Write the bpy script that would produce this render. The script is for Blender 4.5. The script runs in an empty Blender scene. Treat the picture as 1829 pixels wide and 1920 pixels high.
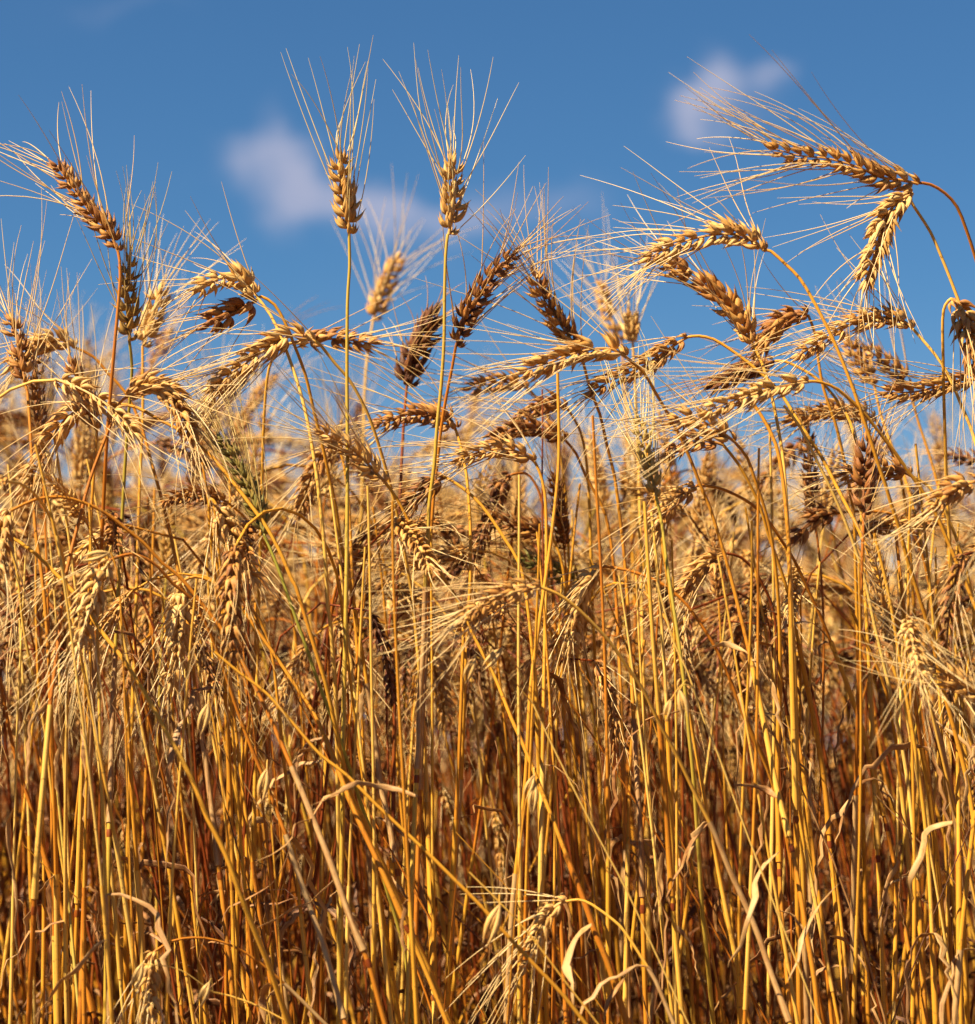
import bpy, math, random
import numpy as np
from mathutils import Vector, Matrix
S = bpy.context.scene
R = math.radians

# ------------------------------------------------------------------ camera
W0, H0, F0 = 1829.0, 1920.0, 4677.0          # frame of the photograph, focal length in its pixels
HORIZON = 1400.0
CAM = np.array([0.0, 0.0, 0.41])
PITCH = math.atan((HORIZON - H0/2)/F0)
cd = bpy.data.cameras.new('camera')
cam = bpy.data.objects.new('camera', cd)
S.collection.objects.link(cam)
S.camera = cam
cam.location = CAM
cam.rotation_euler = (R(90) + PITCH, 0, 0)
cd.sensor_fit = 'VERTICAL'
cd.sensor_height = 24.0
cd.lens = 24.0*F0/H0
cd.clip_start = 0.05
cd.clip_end = 6000
cd.dof.use_dof = True
cd.dof.focus_distance = 2.0
cd.dof.aperture_fstop = 3.8

def ray(px, py):
    x = (px - W0/2)/F0
    u = -(py - H0/2)/F0
    c, s = math.cos(PITCH), math.sin(PITCH)
    return np.array([x, c - u*s, s + u*c])
def at(px, py, d):
    r = ray(px, py)
    return CAM + r*(d/r[1])

# ------------------------------------------------------------------ light
SUN_EL, SUN_AZ = R(49), R(-121)               # sun behind the camera, to its left
to_sun = Vector((math.sin(SUN_AZ)*math.cos(SUN_EL), math.cos(SUN_AZ)*math.cos(SUN_EL), math.sin(SUN_EL)))
sd = bpy.data.lights.new('sun', 'SUN')
sd.energy = 5.0
sd.angle = R(0.5)
sd.color = (1.0, 0.84, 0.57)
so = bpy.data.objects.new('sun', sd)
S.collection.objects.link(so)
so.rotation_euler = to_sun.to_track_quat('Z', 'Y').to_euler()
so.location = (-3, -3, 5)

S.view_settings.view_transform = 'Standard'
S.view_settings.look = 'None'
S.view_settings.exposure = 1.62
S.view_settings.gamma = 1.0

# ------------------------------------------------------------------ sky
w = bpy.data.worlds.new('World')
S.world = w
w.use_nodes = True
nt = w.node_tree
nt.nodes.clear()
def N(t, kind, **kw):
    n = t.nodes.new(kind)
    for k, v in kw.items():
        setattr(n, k, v)
    return n
def L(t, a, b): t.links.new(a, b)
def mathn(t, op, a, b=None, c=None, clamp=False):
    n = N(t, 'ShaderNodeMath', operation=op)
    n.use_clamp = clamp
    for i, v in enumerate((a, b, c)):
        if v is None: continue
        if isinstance(v, (int, float)): n.inputs[i].default_value = v
        else: L(t, v, n.inputs[i])
    return n.outputs[0]
def mixc(t, f, a, b, mode='MIX'):
    n = N(t, 'ShaderNodeMix', data_type='RGBA', blend_type=mode)
    for i, v in ((0, f), (6, a), (7, b)):
        if isinstance(v, (int, float)): n.inputs[i].default_value = v
        elif isinstance(v, tuple): n.inputs[i].default_value = (*v, 1)
        else: L(t, v, n.inputs[i])
    return n.outputs[2]

sky = N(nt, 'ShaderNodeTexSky', sky_type='NISHITA')
sky.sun_disc = False
sky.sun_elevation = SUN_EL
sky.sun_rotation = SUN_AZ
sky.air_density = 1.0
sky.dust_density = 0.15
sky.ozone_density = 4.0
sky.altitude = 300
bg = N(nt, 'ShaderNodeBackground')
bg.inputs[1].default_value = 0.05
wo = N(nt, 'ShaderNodeOutputWorld')
tc = N(nt, 'ShaderNodeTexCoord')
nz = N(nt, 'ShaderNodeTexNoise')
nz.inputs['Scale'].default_value = 34.0
nz.inputs['Detail'].default_value = 4.0
L(nt, tc.outputs['Generated'], nz.inputs['Vector'])
sub = N(nt, 'ShaderNodeVectorMath', operation='SUBTRACT')
L(nt, nz.outputs['Color'], sub.inputs[0]); sub.inputs[1].default_value = (.5, .5, .5)
scl = N(nt, 'ShaderNodeVectorMath', operation='SCALE')
L(nt, sub.outputs[0], scl.inputs[0]); scl.inputs['Scale'].default_value = 0.05
addv = N(nt, 'ShaderNodeVectorMath', operation='ADD')
L(nt, tc.outputs['Generated'], addv.inputs[0]); L(nt, scl.outputs[0], addv.inputs[1])
CLOUDS = [(438, 255, 40, 30, .6), (528, 272, 40, 44, .85), (480, 330, 60, 40, .5), (560, 345, 70, 50, .65), (620, 395, 90, 45, .62), (690, 400, 80, 36, .3),
          (790, 405, 110, 40, .55), (900, 425, 110, 38, .5), (1060, 385, 90, 44, .36),
          (1320, 185, 62, 42, .7), (1350, 225, 70, 40, .65), (1300, 250, 50, 30, .3), (1450, 150, 40, 30, .75), (1385, 170, 50, 30, .12),
          (260, 15, 120, 26, .3), (60, 60, 120, 60, .12), (330, 330, 60, 40, .12), (1450, 470, 160, 60, .15), (700, 560, 200, 80, .16)]
tot = None
for (cx, cy, rx, ry, k) in CLOUDS:
    d = ray(cx, cy); d = d/np.linalg.norm(d)
    sv = N(nt, 'ShaderNodeVectorMath', operation='SUBTRACT')
    L(nt, addv.outputs[0], sv.inputs[0]); sv.inputs[1].default_value = tuple(d)
    dv = N(nt, 'ShaderNodeVectorMath', operation='MULTIPLY')
    L(nt, sv.outputs[0], dv.inputs[0]); dv.inputs[1].default_value = (F0/rx, F0/rx, F0/ry)
    ln = N(nt, 'ShaderNodeVectorMath', operation='LENGTH')
    L(nt, dv.outputs[0], ln.inputs[0])
    q = mathn(nt, 'MULTIPLY', ln.outputs['Value'], ln.outputs['Value'])
    e = mathn(nt, 'MULTIPLY', mathn(nt, 'EXPONENT', mathn(nt, 'MULTIPLY', q, -0.75)), k)
    tot = e if tot is None else mathn(nt, 'ADD', tot, e)
mr = N(nt, 'ShaderNodeMapRange', interpolation_type='SMOOTHSTEP')
L(nt, tot, mr.inputs['Value']); mr.inputs['From Min'].default_value = 0.06; mr.inputs['From Max'].default_value = 1.25
nw = N(nt, 'ShaderNodeTexNoise'); nw.inputs['Scale'].default_value = 60.0; nw.inputs['Detail'].default_value = 5.0
L(nt, tc.outputs['Generated'], nw.inputs['Vector'])
tot = mathn(nt, 'MULTIPLY', mathn(nt, 'MULTIPLY', mr.outputs[0], mathn(nt, 'ADD', nw.outputs['Fac'], 0.55)), 0.95, clamp=True)
tinted = mixc(nt, 1.0, sky.outputs[0], (0.294, 0.489, 0.61), 'MULTIPLY')
zs = N(nt, 'ShaderNodeSeparateXYZ'); L(nt, tc.outputs['Generated'], zs.inputs[0])
low = mathn(nt, 'MULTIPLY', mathn(nt, 'POWER', mathn(nt, 'MULTIPLY', mathn(nt, 'SUBTRACT', 0.19, zs.outputs[2]), 5.26, clamp=True), 1.7), 0.8, clamp=True)
tinted = mixc(nt, low, tinted, (2.6, 2.75, 3.4))
cloud = mixc(nt, tot, tinted, (2.55, 2.85, 4.0))
L(nt, cloud, bg.inputs[0]); L(nt, bg.outputs[0], wo.inputs[0])

# ------------------------------------------------------------------ materials
def base_mat(name):
    m = bpy.data.materials.new(name)
    m.use_nodes = True
    t = m.node_tree
    t.nodes.clear()
    out = N(t, 'ShaderNodeOutputMaterial')
    b = N(t, 'ShaderNodeBsdfPrincipled')
    L(t, b.outputs[0], out.inputs[0])
    return m, t, b, out
def ramp(t, fac, stops):
    r = N(t, 'ShaderNodeValToRGB')
    e = r.color_ramp.elements
    while len(e) < len(stops): e.new(0.5)
    for i, (p, c) in enumerate(stops):
        e[i].position = p; e[i].color = (*c, 1)
    L(t, fac, r.inputs[0])
    return r.outputs[0]
def attrs(t):
    a = N(t, 'ShaderNodeAttribute', attribute_name='fx')
    s = N(t, 'ShaderNodeSeparateXYZ'); L(t, a.outputs['Vector'], s.inputs[0])
    b = N(t, 'ShaderNodeAttribute', attribute_name='hue')
    h = N(t, 'ShaderNodeSeparateXYZ'); L(t, b.outputs['Vector'], h.inputs[0])
    return s.outputs, h.outputs            # (u, v, piece random), (plant tint, green, length in metres)
def translucent(t, b, out, col, k):
    tr = N(t, 'ShaderNodeBsdfTranslucent'); L(t, col, tr.inputs[0])
    mx = N(t, 'ShaderNodeMixShader'); mx.inputs[0].default_value = k
    L(t, b.outputs[0], mx.inputs[1]); L(t, tr.outputs[0], mx.inputs[2]); L(t, mx.outputs[0], out.inputs[0])
def objrnd(t, k):
    o = N(t, 'ShaderNodeObjectInfo')
    return mathn(t, 'MULTIPLY', mathn(t, 'SUBTRACT', o.outputs['Random'], 0.5), k)

STEM_STOPS = [(0, (.64, .41, .10)), (.3, (.58, .285, .026)), (.6, (.41, .135, .011)), (1, (.17, .034, .006))]
def stem_material():
    m, t, b, out = base_mat('straw_stem')
    s, h = attrs(t)
    tv = N(t, 'ShaderNodeCombineXYZ')
    L(t, mathn(t, 'MULTIPLY', s[0], 3.0), tv.inputs[0]); L(t, mathn(t, 'MULTIPLY', h[2], 14.0), tv.inputs[1]); L(t, mathn(t, 'MULTIPLY', s[2], 30.0), tv.inputs[2])
    n1 = N(t, 'ShaderNodeTexNoise'); n1.inputs['Scale'].default_value = 1.0; n1.inputs['Detail'].default_value = 5
    L(t, tv.outputs[0], n1.inputs['Vector'])
    f = mathn(t, 'ADD', h[0], mathn(t, 'MULTIPLY', mathn(t, 'SUBTRACT', n1.outputs['Fac'], 0.5), 0.55))
    f = mathn(t, 'ADD', f, objrnd(t, 0.35), clamp=True)
    c = ramp(t, f, STEM_STOPS)
    tv2 = N(t, 'ShaderNodeCombineXYZ')
    L(t, mathn(t, 'MULTIPLY', s[0], 2.0), tv2.inputs[0]); L(t, mathn(t, 'MULTIPLY', h[2], 260.0), tv2.inputs[1]); L(t, mathn(t, 'MULTIPLY', s[2], 17.0), tv2.inputs[2])
    n2 = N(t, 'ShaderNodeTexNoise'); n2.inputs['Scale'].default_value = 1.0; n2.inputs['Detail'].default_value = 2
    L(t, tv2.outputs[0], n2.inputs['Vector'])
    spot = mathn(t, 'MULTIPLY', mathn(t, 'SUBTRACT', n2.outputs['Fac'], 0.625), 9.0, clamp=True)
    c = mixc(t, mathn(t, 'MULTIPLY', spot, 0.75), c, (.16, .07, .02))
    c = mixc(t, mathn(t, 'MULTIPLY', h[1], 0.8, clamp=True), c, (.20, .25, .04))
    c = mixc(t, mathn(t, 'LESS_THAN', s[1], -0.5), c, (.16, .06, .02))       # nodes
    L(t, c, b.inputs['Base Color'])
    b.inputs['Roughness'].default_value = 0.42
    b.inputs['Specular IOR Level'].default_value = 0.22
    wv = mathn(t, 'SINE', mathn(t, 'MULTIPLY', s[0], 6.2832*9))
    bp = N(t, 'ShaderNodeBump'); bp.inputs['Strength'].default_value = 0.25; bp.inputs['Distance'].default_value = 0.0002
    L(t, mathn(t, 'ADD', wv, n2.outputs['Fac']), bp.inputs['Height']); L(t, bp.outputs[0], b.inputs['Normal'])
    translucent(t, b, out, c, 0.08)
    return m
def ear_material():
    m, t, b, out = base_mat('wheat_husk')
    s, h = attrs(t)
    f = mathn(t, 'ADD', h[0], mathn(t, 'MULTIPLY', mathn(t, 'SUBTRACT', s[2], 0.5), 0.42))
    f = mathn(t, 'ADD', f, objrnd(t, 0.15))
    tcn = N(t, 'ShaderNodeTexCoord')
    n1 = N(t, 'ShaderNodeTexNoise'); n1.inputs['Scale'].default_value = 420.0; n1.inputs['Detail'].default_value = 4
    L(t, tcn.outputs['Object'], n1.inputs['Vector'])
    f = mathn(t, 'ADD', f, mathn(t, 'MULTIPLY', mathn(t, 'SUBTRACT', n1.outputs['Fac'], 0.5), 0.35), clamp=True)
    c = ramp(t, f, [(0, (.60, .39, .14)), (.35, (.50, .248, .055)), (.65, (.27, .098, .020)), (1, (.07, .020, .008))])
    rib = mathn(t, 'ABSOLUTE', mathn(t, 'SINE', mathn(t, 'MULTIPLY', s[0], 3.1416*9)))
    line = mathn(t, 'MULTIPLY', mathn(t, 'SUBTRACT', 0.35, rib), 1.1, clamp=True)
    c = mixc(t, line, c, (.34, .15, .045))
    c = mixc(t, mathn(t, 'MULTIPLY', h[1], 0.7, clamp=True), c, (.22, .24, .05))
    tip = mathn(t, 'MULTIPLY', mathn(t, 'SUBTRACT', s[1], 0.86), 4.0, clamp=True)
    c = mixc(t, tip, c, (.36, .18, .07))
    L(t, c, b.inputs['Base Color'])
    b.inputs['Roughness'].default_value = 0.5
    b.inputs['Specular IOR Level'].default_value = 0.3
    bp = N(t, 'ShaderNodeBump'); bp.inputs['Strength'].default_value = 0.5; bp.inputs['Distance'].default_value = 0.0003
    L(t, rib, bp.inputs['Height']); L(t, bp.outputs[0], b.inputs['Normal'])
    translucent(t, b, out, c, 0.05)
    return m
def awn_material():
    m, t, b, out = base_mat('wheat_awn')
    s, h = attrs(t)
    f = mathn(t, 'ADD', mathn(t, 'MULTIPLY', h[0], 0.65), mathn(t, 'MULTIPLY', mathn(t, 'SUBTRACT', s[2], 0.5), 0.5), clamp=True)
    c = ramp(t, f, [(0, (.74, .55, .27)), (.45, (.60, .375, .13)), (.75, (.38, .18, .045)), (1, (.13, .045, .015))])
    c = mixc(t, mathn(t, 'MULTIPLY', h[1], 0.6, clamp=True), c, (.38, .36, .09))
    L(t, c, b.inputs['Base Color'])
    b.inputs['Roughness'].default_value = 0.4
    translucent(t, b, out, c, 0.12)
    return m
def leaf_material():
    m, t, b, out = base_mat('dry_leaf')
    s, h = attrs(t)
    tv = N(t, 'ShaderNodeCombineXYZ')
    L(t, mathn(t, 'MULTIPLY', s[0], 26.0), tv.inputs[0]); L(t, mathn(t, 'MULTIPLY', h[2], 30.0), tv.inputs[1]); L(t, mathn(t, 'MULTIPLY', s[2], 30.0), tv.inputs[2])
    n1 = N(t, 'ShaderNodeTexNoise'); n1.inputs['Scale'].default_value = 1.0; n1.inputs['Detail'].default_value = 5
    L(t, tv.outputs[0], n1.inputs['Vector'])
    n3 = N(t, 'ShaderNodeTexNoise'); n3.inputs['Scale'].default_value = 1.0; n3.inputs['Detail'].default_value = 3
    tv3 = N(t, 'ShaderNodeCombineXYZ')
    L(t, mathn(t, 'MULTIPLY', s[0], 2.0), tv3.inputs[0]); L(t, mathn(t, 'MULTIPLY', h[2], 120.0), tv3.inputs[1]); L(t, mathn(t, 'MULTIPLY', s[2], 11.0), tv3.inputs[2])
    L(t, tv3.outputs[0], n3.inputs['Vector'])
    f = mathn(t, 'ADD', mathn(t, 'MULTIPLY', s[2], 0.45), mathn(t, 'MULTIPLY', mathn(t, 'SUBTRACT', n1.outputs['Fac'], 0.42), 1.7))
    f = mathn(t, 'ADD', f, mathn(t, 'MULTIPLY', mathn(t, 'SUBTRACT', n3.outputs['Fac'], 0.5), 0.9))
    f = mathn(t, 'ADD', f, mathn(t, 'MULTIPLY', mathn(t, 'SUBTRACT', h[0], 0.4), 0.7), clamp=True)
    c = ramp(t, f, [(0, (.48, .30, .12)), (.38, (.34, .16, .045)), (.7, (.17, .058, .014)), (1, (.06, .020, .007))])
    L(t, c, b.inputs['Base Color'])
    b.inputs['Roughness'].default_value = 0.6
    bp = N(t, 'ShaderNodeBump'); bp.inputs['Strength'].default_value = 0.4; bp.inputs['Distance'].default_value = 0.0004
    L(t, n1.outputs['Fac'], bp.inputs['Height']); L(t, bp.outputs[0], b.inputs['Normal'])
    translucent(t, b, out, c, 0.18)
    return m
M_STEM, M_EAR, M_AWN, M_LEAF = stem_material(), ear_material(), awn_material(), leaf_material()
ALLM = [M_STEM, M_EAR, M_AWN, M_LEAF]

# ------------------------------------------------------------------ mesh building with numpy
def unit(v):
    return v/(np.linalg.norm(v, axis=-1, keepdims=True) + 1e-12)
class MB:
    def __init__(self): self.v, self.f, self.a, self.h, self.m, self.n = [], [], [], [], [], 0
    def add(self, v, f, a, h, mi=0):
        self.v.append(v); self.f.append(f + self.n); self.a.append(a); self.h.append(h)
        self.m.append(np.full(len(f), mi, np.int32)); self.n += len(v)
    def merge(self, o, rot=0.0, loc=(0, 0, 0), sc=1.0, mi=None, tint=0.0, stem_tint=0.0, lean=(0, 0)):
        c, s = math.cos(rot), math.sin(rot)
        RM = np.array([[c, -s, 0], [s, c, 0], [0, 0, 1]])*sc
        v, f, a, h, m = o.arrays()
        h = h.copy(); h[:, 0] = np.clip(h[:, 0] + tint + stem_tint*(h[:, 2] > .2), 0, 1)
        v = v @ RM.T; v = v + v[:, 2:3]*np.array([[lean[0], lean[1], 0]]); self.v.append(v + np.array(loc)); self.f.append(f + self.n); self.a.append(a); self.h.append(h)
        self.m.append(m if mi is None else np.full(len(f), mi, np.int32)); self.n += len(v)
    def arrays(self):
        if len(self.v) > 1:
            self.v = [np.concatenate(self.v)]; self.f = [np.concatenate(self.f)]; self.a = [np.concatenate(self.a)]
            self.h = [np.concatenate(self.h)]; self.m = [np.concatenate(self.m)]
        return self.v[0], self.f[0], self.a[0], self.h[0], self.m[0]
    def mesh(self, name, mats, origin=(0, 0, 0)):
        v, f, a, h, m = self.arrays()
        v = v - np.array(origin)
        me = bpy.data.meshes.new(name)
        me.vertices.add(len(v)); me.vertices.foreach_set('co', v.astype(np.float32).ravel())
        me.loops.add(f.size); me.loops.foreach_set('vertex_index', f.astype(np.int32).ravel())
        me.polygons.add(len(f))
        me.polygons.foreach_set('loop_start', np.arange(0, f.size, 4, dtype=np.int32))
        me.polygons.foreach_set('loop_total', np.full(len(f), 4, np.int32))
        for x in mats: me.materials.append(x)
        me.polygons.foreach_set('material_index', m if len(mats) > 1 else np.zeros(len(f), np.int32))
        me.polygons.foreach_set('use_smooth', np.ones(len(f), bool))
        at1 = me.attributes.new('fx', 'FLOAT_VECTOR', 'POINT'); at1.data.foreach_set('vector', a.astype(np.float32).ravel())
        at2 = me.attributes.new('hue', 'FLOAT_VECTOR', 'POINT'); at2.data.foreach_set('vector', h.astype(np.float32).ravel())
        me.update(calc_edges=True)
        return me
_gf = {}
def gridfaces(n, k):
    if (n, k) not in _gf:
        i = np.arange(n-1)[:, None]*k; j = np.arange(k)[None, :]; j2 = (j+1) % k
        _gf[(n, k)] = np.stack([i+j, i+j2, i+k+j2, i+k+j], -1).reshape(-1, 4)
    return _gf[(n, k)]
def frames(P, ref):
    T = unit(np.gradient(P, axis=0))
    A = np.zeros_like(P)
    a = np.array(ref, float)
    for i in range(len(P)):
        a = a - T[i]*np.dot(a, T[i])
        nl = np.linalg.norm(a)
        if nl < 1e-6: a = np.cross(T[i], [0.3, 0.5, 0.8]); nl = np.linalg.norm(a)
        a = a/nl; A[i] = a
    return T, A, np.cross(T, A)
def tube(mb, P, ra, rb=None, k=7, ref=(0, -1, 0), twist=None, tint=.3, green=0., rnd=.5, mi=0, node=None):
    n = len(P); ra = np.broadcast_to(np.asarray(ra, float), (n,)); rb = ra if rb is None else np.broadcast_to(np.asarray(rb, float), (n,))
    T, A, B = frames(P, ref)
    th = np.arange(k)*2*math.pi/k
    tw = np.zeros(n) if twist is None else np.broadcast_to(np.asarray(twist, float), (n,))
    TH = th[None, :]
    x = np.cos(TH)*ra[:, None]; y = np.sin(TH)*rb[:, None]
    c, s = np.cos(tw)[:, None], np.sin(tw)[:, None]
    X, Y = x*c - y*s, x*s + y*c
    V = P[:, None, :] + A[:, None, :]*X[..., None] + B[:, None, :]*Y[..., None]
    ds = np.r_[0, np.cumsum(np.linalg.norm(np.diff(P, axis=0), axis=1))]
    a = np.zeros((n, k, 3)); h = np.zeros((n, k, 3))
    a[..., 0] = np.abs((np.arange(k)/k)*2 - 1)[None, :]
    a[..., 1] = (ds/ds[-1])[:, None]
    if node is not None: a[node, :, 1] = -1
    a[..., 2] = rnd
    h[..., 0] = tint; h[..., 1] = np.broadcast_to(np.asarray(green, float), (n,))[:, None]; h[..., 2] = ds[:, None]
    mb.add(V.reshape(-1, 3), gridfaces(n, k), a.reshape(-1, 3), h.reshape(-1, 3), mi)
def catmull(P, step):
    P = np.asarray(P, float)
    Q = np.vstack([2*P[0]-P[1], P, 2*P[-1]-P[-2]])
    out = []
    for i in range(1, len(Q)-2):
        p0, p1, p2, p3 = Q[i-1], Q[i], Q[i+1], Q[i+2]
        n = max(2, int(np.linalg.norm(p2-p1)/step))
        t = (np.arange(n)/n)[:, None]
        out.append(0.5*(2*p1 + (p2-p0)*t + (2*p0-5*p1+4*p2-p3)*t**2 + (3*p1-p0-3*p2+p3)*t**3))
    out.append(P[-1:])
    return np.vstack(out)
def resample(P, n):
    ds = np.r_[0, np.cumsum(np.linalg.norm(np.diff(P, axis=0), axis=1))]
    t = np.linspace(0, ds[-1], n)
    return np.stack([np.interp(t, ds, P[:, i]) for i in range(3)], 1), ds[-1]

# a husk: plump below, drawn out to a point, a little bent
def husk_template(k, prof):
    v = np.array([p[0] for p in prof]); r = np.array([p[1] for p in prof])
    th = np.arange(k)*2*math.pi/k
    x = np.cos(th)[None, :]*r[:, None]; y = np.sin(th)[None, :]*r[:, None]*0.78
    y = y - 0.10*(1-(2*v-1)**2)[:, None]*0 + (0.22*v**2)[:, None]*0
    z = np.broadcast_to(v[:, None], x.shape)
    a = np.zeros(x.shape + (2,)); a[..., 0] = np.abs((np.arange(k)/k)*2-1)[None, :]; a[..., 1] = v[:, None]
    return np.stack([x, y, z], -1).reshape(-1, 3), a.reshape(-1, 2), gridfaces(len(prof), k)
P_HI = [(0, .24), (.07, .60), (.19, .93), (.33, 1.0), (.49, .86), (.65, .58), (.8, .32), (.93, .15), (1.08, .04)]
P_MID = [(0, .3), (.15, .84), (.35, 1.0), (.58, .70), (.82, .30), (1.06, .05)]
P_LO = [(0, .35), (.3, 1.0), (.65, .7), (1.02, .05)]
TEMPL = {2: husk_template(8, P_HI), 1: husk_template(6, P_MID), 0: husk_template(4, P_LO)}
def husks(mb, tmpl, O, D, Nn, ln, wd, rnd, tint, green):
    """many husks in one go: origins, directions, outward normals, lengths, half widths"""
    V, a2, F = tmpl
    D = unit(D); Nn = unit(Nn - D*np.sum(Nn*D, 1, keepdims=True)); X = np.cross(Nn, D)
    K = len(V); n = len(O)
    bow = 0.10*np.sin(np.clip(V[:, 2], 0, 1)*math.pi)
    P = (O[:, None, :] + X[:, None, :]*(V[None, :, 0, None]*wd[:, None, None]) + Nn[:, None, :]*(V[None, :, 1, None]*wd[:, None, None] + bow[None, :, None]*ln[:, None, None])
         + D[:, None, :]*(V[None, :, 2, None]*ln[:, None, None]))
    a = np.zeros((n, K, 3)); a[..., :2] = a2[None]; a[..., 2] = rnd[:, None]
    h = np.zeros((n, K, 3)); h[..., 0] = tint; h[..., 1] = green
    f = (F[None] + (np.arange(n)*K)[:, None, None]).reshape(-1, 4)
    mb.add(P.reshape(-1, 3), f, a.reshape(-1, 3), h.reshape(-1, 3), 1)

def build_ear(rg, path, side, q=2, fat=1.0, awn=0.08, spread=1.0, tint=.35, green=0., agreen=0., mbE=None, mbA=None, awn_keep=1.0, grav=0.12):
    """path: points from the ear's base to its tip; side: vector of the two-row plane"""
    P, Ln = resample(path, 40); fat *= .95
    T, A, B = frames(P, side)
    n = max(9, int(Ln/0.0046))
    tube(mbE, P[:-1], np.linspace(.0013, .0006, 39), k=5, tint=tint, green=green, rnd=.5, mi=1)
    O, D, NN, LL, WW, RR = [], [], [], [], [], []
    aw = []
    for i in range(n):
        t = (i+.3)/n
        j = min(38, t*39); j0 = int(j); fr = j-j0
        p = P[j0]*(1-fr)+P[j0+1]*fr; tt = T[j0]; s = A[j0]*(1 if i % 2 else -1); nb = B[j0]
        sz = (0.72+0.5*math.sin(math.pi*min(1, t*1.25+.12))**.7 if t < .7 else 1.12-0.42*((t-.7)/.3)**1.3)*fat
        if i == 0: sz *= .7
        if 2 < i < n-2 and rg.random() < .035: continue
        sz *= 1+rg.gauss(0, .05)
        jit = lambda k: rg.gauss(0, k)
        lay = [(17, 19, 1.04, .00235, .0017), (17, -19, 1.06, .00235, -.0017), (31, 6*jit(1), 1.02, .00225, 0.)]
        if q >= 1: lay += [(37, 28, .80, .0018, .0026), (37, -28, .80, .0018, -.0026)]
        for li, (a, b, ls, wd, off) in enumerate(lay):
            a = R(a*(0.85+.2*spread) + jit(7)); b = R(b + jit(7))
            if rg.random() < .06: a += R(14)
            d = tt*math.cos(a)*math.cos(b) + s*math.sin(a) + nb*math.sin(b)*math.cos(a)
            o = p + s*.0013*fat + nb*off*fat - tt*.001
            ln = .0132*sz*ls*(1+jit(.06))
            O.append(o); D.append(d); NN.append(s*.8 + nb*np.sign(off)*.7 + tt*.01); LL.append(ln*(1+jit(.05))); WW.append(wd*sz*(1+jit(.12))); RR.append(rg.random())
            if li < 3 and rg.random() < (awn_keep if li < 2 else awn_keep*.35):
                aw.append((o + unit(d)*ln*.97 + (s*.8+nb*np.sign(off)*.7)*0.0, unit(d), tt, s, nb, np.sign(off), t))
    # tip husks
    for k in range(3):
        d = T[-1] + A[-1]*rg.gauss(0, .22) + B[-1]*rg.gauss(0, .22)
        O.append(P[-2]); D.append(d); NN.append(A[-1]+B[-1]*rg.gauss(0, 1)); LL.append(.012*fat); WW.append(.0018*fat); RR.append(rg.random())
        aw.append((P[-2]+unit(d)*.011*fat, unit(d), T[-1], A[-1]*rg.choice((-1, 1)), B[-1], rg.choice((-1, 1)), 1.0))
    husks(mbE, TEMPL[q], np.array(O), np.array(D), np.array(NN), np.array(LL), np.array(WW), np.array(RR), tint, green)
    npt = 9 if q == 2 else (6 if q == 1 else 4)
    kk = 4 if q == 2 else 3
    for (o, d, tt, s, nb, sg, t) in aw:
        Lw = awn*(0.62+.5*math.sin(math.pi*min(1, .2+t*.75)))*rg.uniform(.72, 1.15)
        if rg.random() < .07: Lw *= rg.uniform(.25, .6)
        fan = spread*rg.uniform(.15, .75)
        d1 = tt + s*fan*(1-.35*t) + nb*(sg*rg.uniform(0, .55)*spread + rg.gauss(0, .10)) + np.array([0, 0, -grav*rg.uniform(0, 1)])
        d1 = unit(d1)
        u = np.linspace(0, 1, npt)[:, None]
        wob = (s*rg.gauss(0, .007) + nb*rg.gauss(0, .007))*np.sin(u*math.pi*rg.uniform(1, 2))
        bend = (s*rg.gauss(.06, .10) + nb*rg.gauss(0, .08))
        dd = d*.5 + d1*.5
        pts = o + Lw*(dd*u*(1-u)*1.0 + dd*u*u*0 + d1*u*u + wob + bend*u*u*.35)
        r0 = .00031 if q == 2 else (.00030 if q == 1 else .00036)
        tube(mbA, pts, r0*(1-u[:, 0])**.7 + .00013, k=kk, tint=tint, green=agreen, rnd=rg.random(), mi=2)

def ribbon(mb, rg, o, d, length, width, tint=.4, droop=1.0, n=16, curl=1.0):
    """dry leaf blade: starts at o along d, sags, twists, folded across"""
    pts = [np.array(o, float)]; d = unit(np.array(d, float)); st = length/(n-1)
    kink = rg.randrange(3, n-3) if rg.random() < .55 else -1
    side = np.array([rg.gauss(0, 1), rg.gauss(0, 1), 0.])
    for i in range(n-1):
        d = unit(d + np.array([0, 0, -1])*droop*.16*(1+i/n) + side*.05*curl)
        if i == kink: d = unit(d + np.array([rg.gauss(0, .5), rg.gauss(0, .5), -1.2]))
        pts.append(pts[-1]+d*st)
    P = np.array(pts); u = np.linspace(0, 1, n)
    P[1:] += np.array([[rg.gauss(0, 1), rg.gauss(0, 1), rg.gauss(0, 1)] for _ in range(n-1)])*length*.012
    wv = width*.5*np.clip(np.minimum(.55+u*4, 1)*(1-u**3)+.04, .04, 1)*(1+.22*np.sin(u*rg.uniform(6, 14)+rg.random()*6))*np.array([rg.uniform(.55, 1.15) for _ in range(n)])
    tube(mb, P, wv, np.full(n, .00022)+wv*.06, k=8, ref=(rg.gauss(0, 1), rg.gauss(0, 1), .2), twist=np.cumsum(np.full(n, rg.gauss(0, .22)*curl))+rg.random()*3,
         tint=tint, rnd=rg.random(), mi=3)

# ------------------------------------------------------------------ objects
def tag(o, label=None, cat=None, group=None, kind=None):
    if label: o['label'] = label
    if cat: o['category'] = cat
    if group: o['group'] = group
    if kind: o['kind'] = kind
    return o
def add_obj(name, me, parent=None):
    o = bpy.data.objects.new(name, me); S.collection.objects.link(o)
    if parent: o.parent = parent
    return o
def empty(name, loc):
    o = bpy.data.objects.new(name, None); S.collection.objects.link(o); o.location = loc
    o.empty_display_size = .05
    return o

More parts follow.
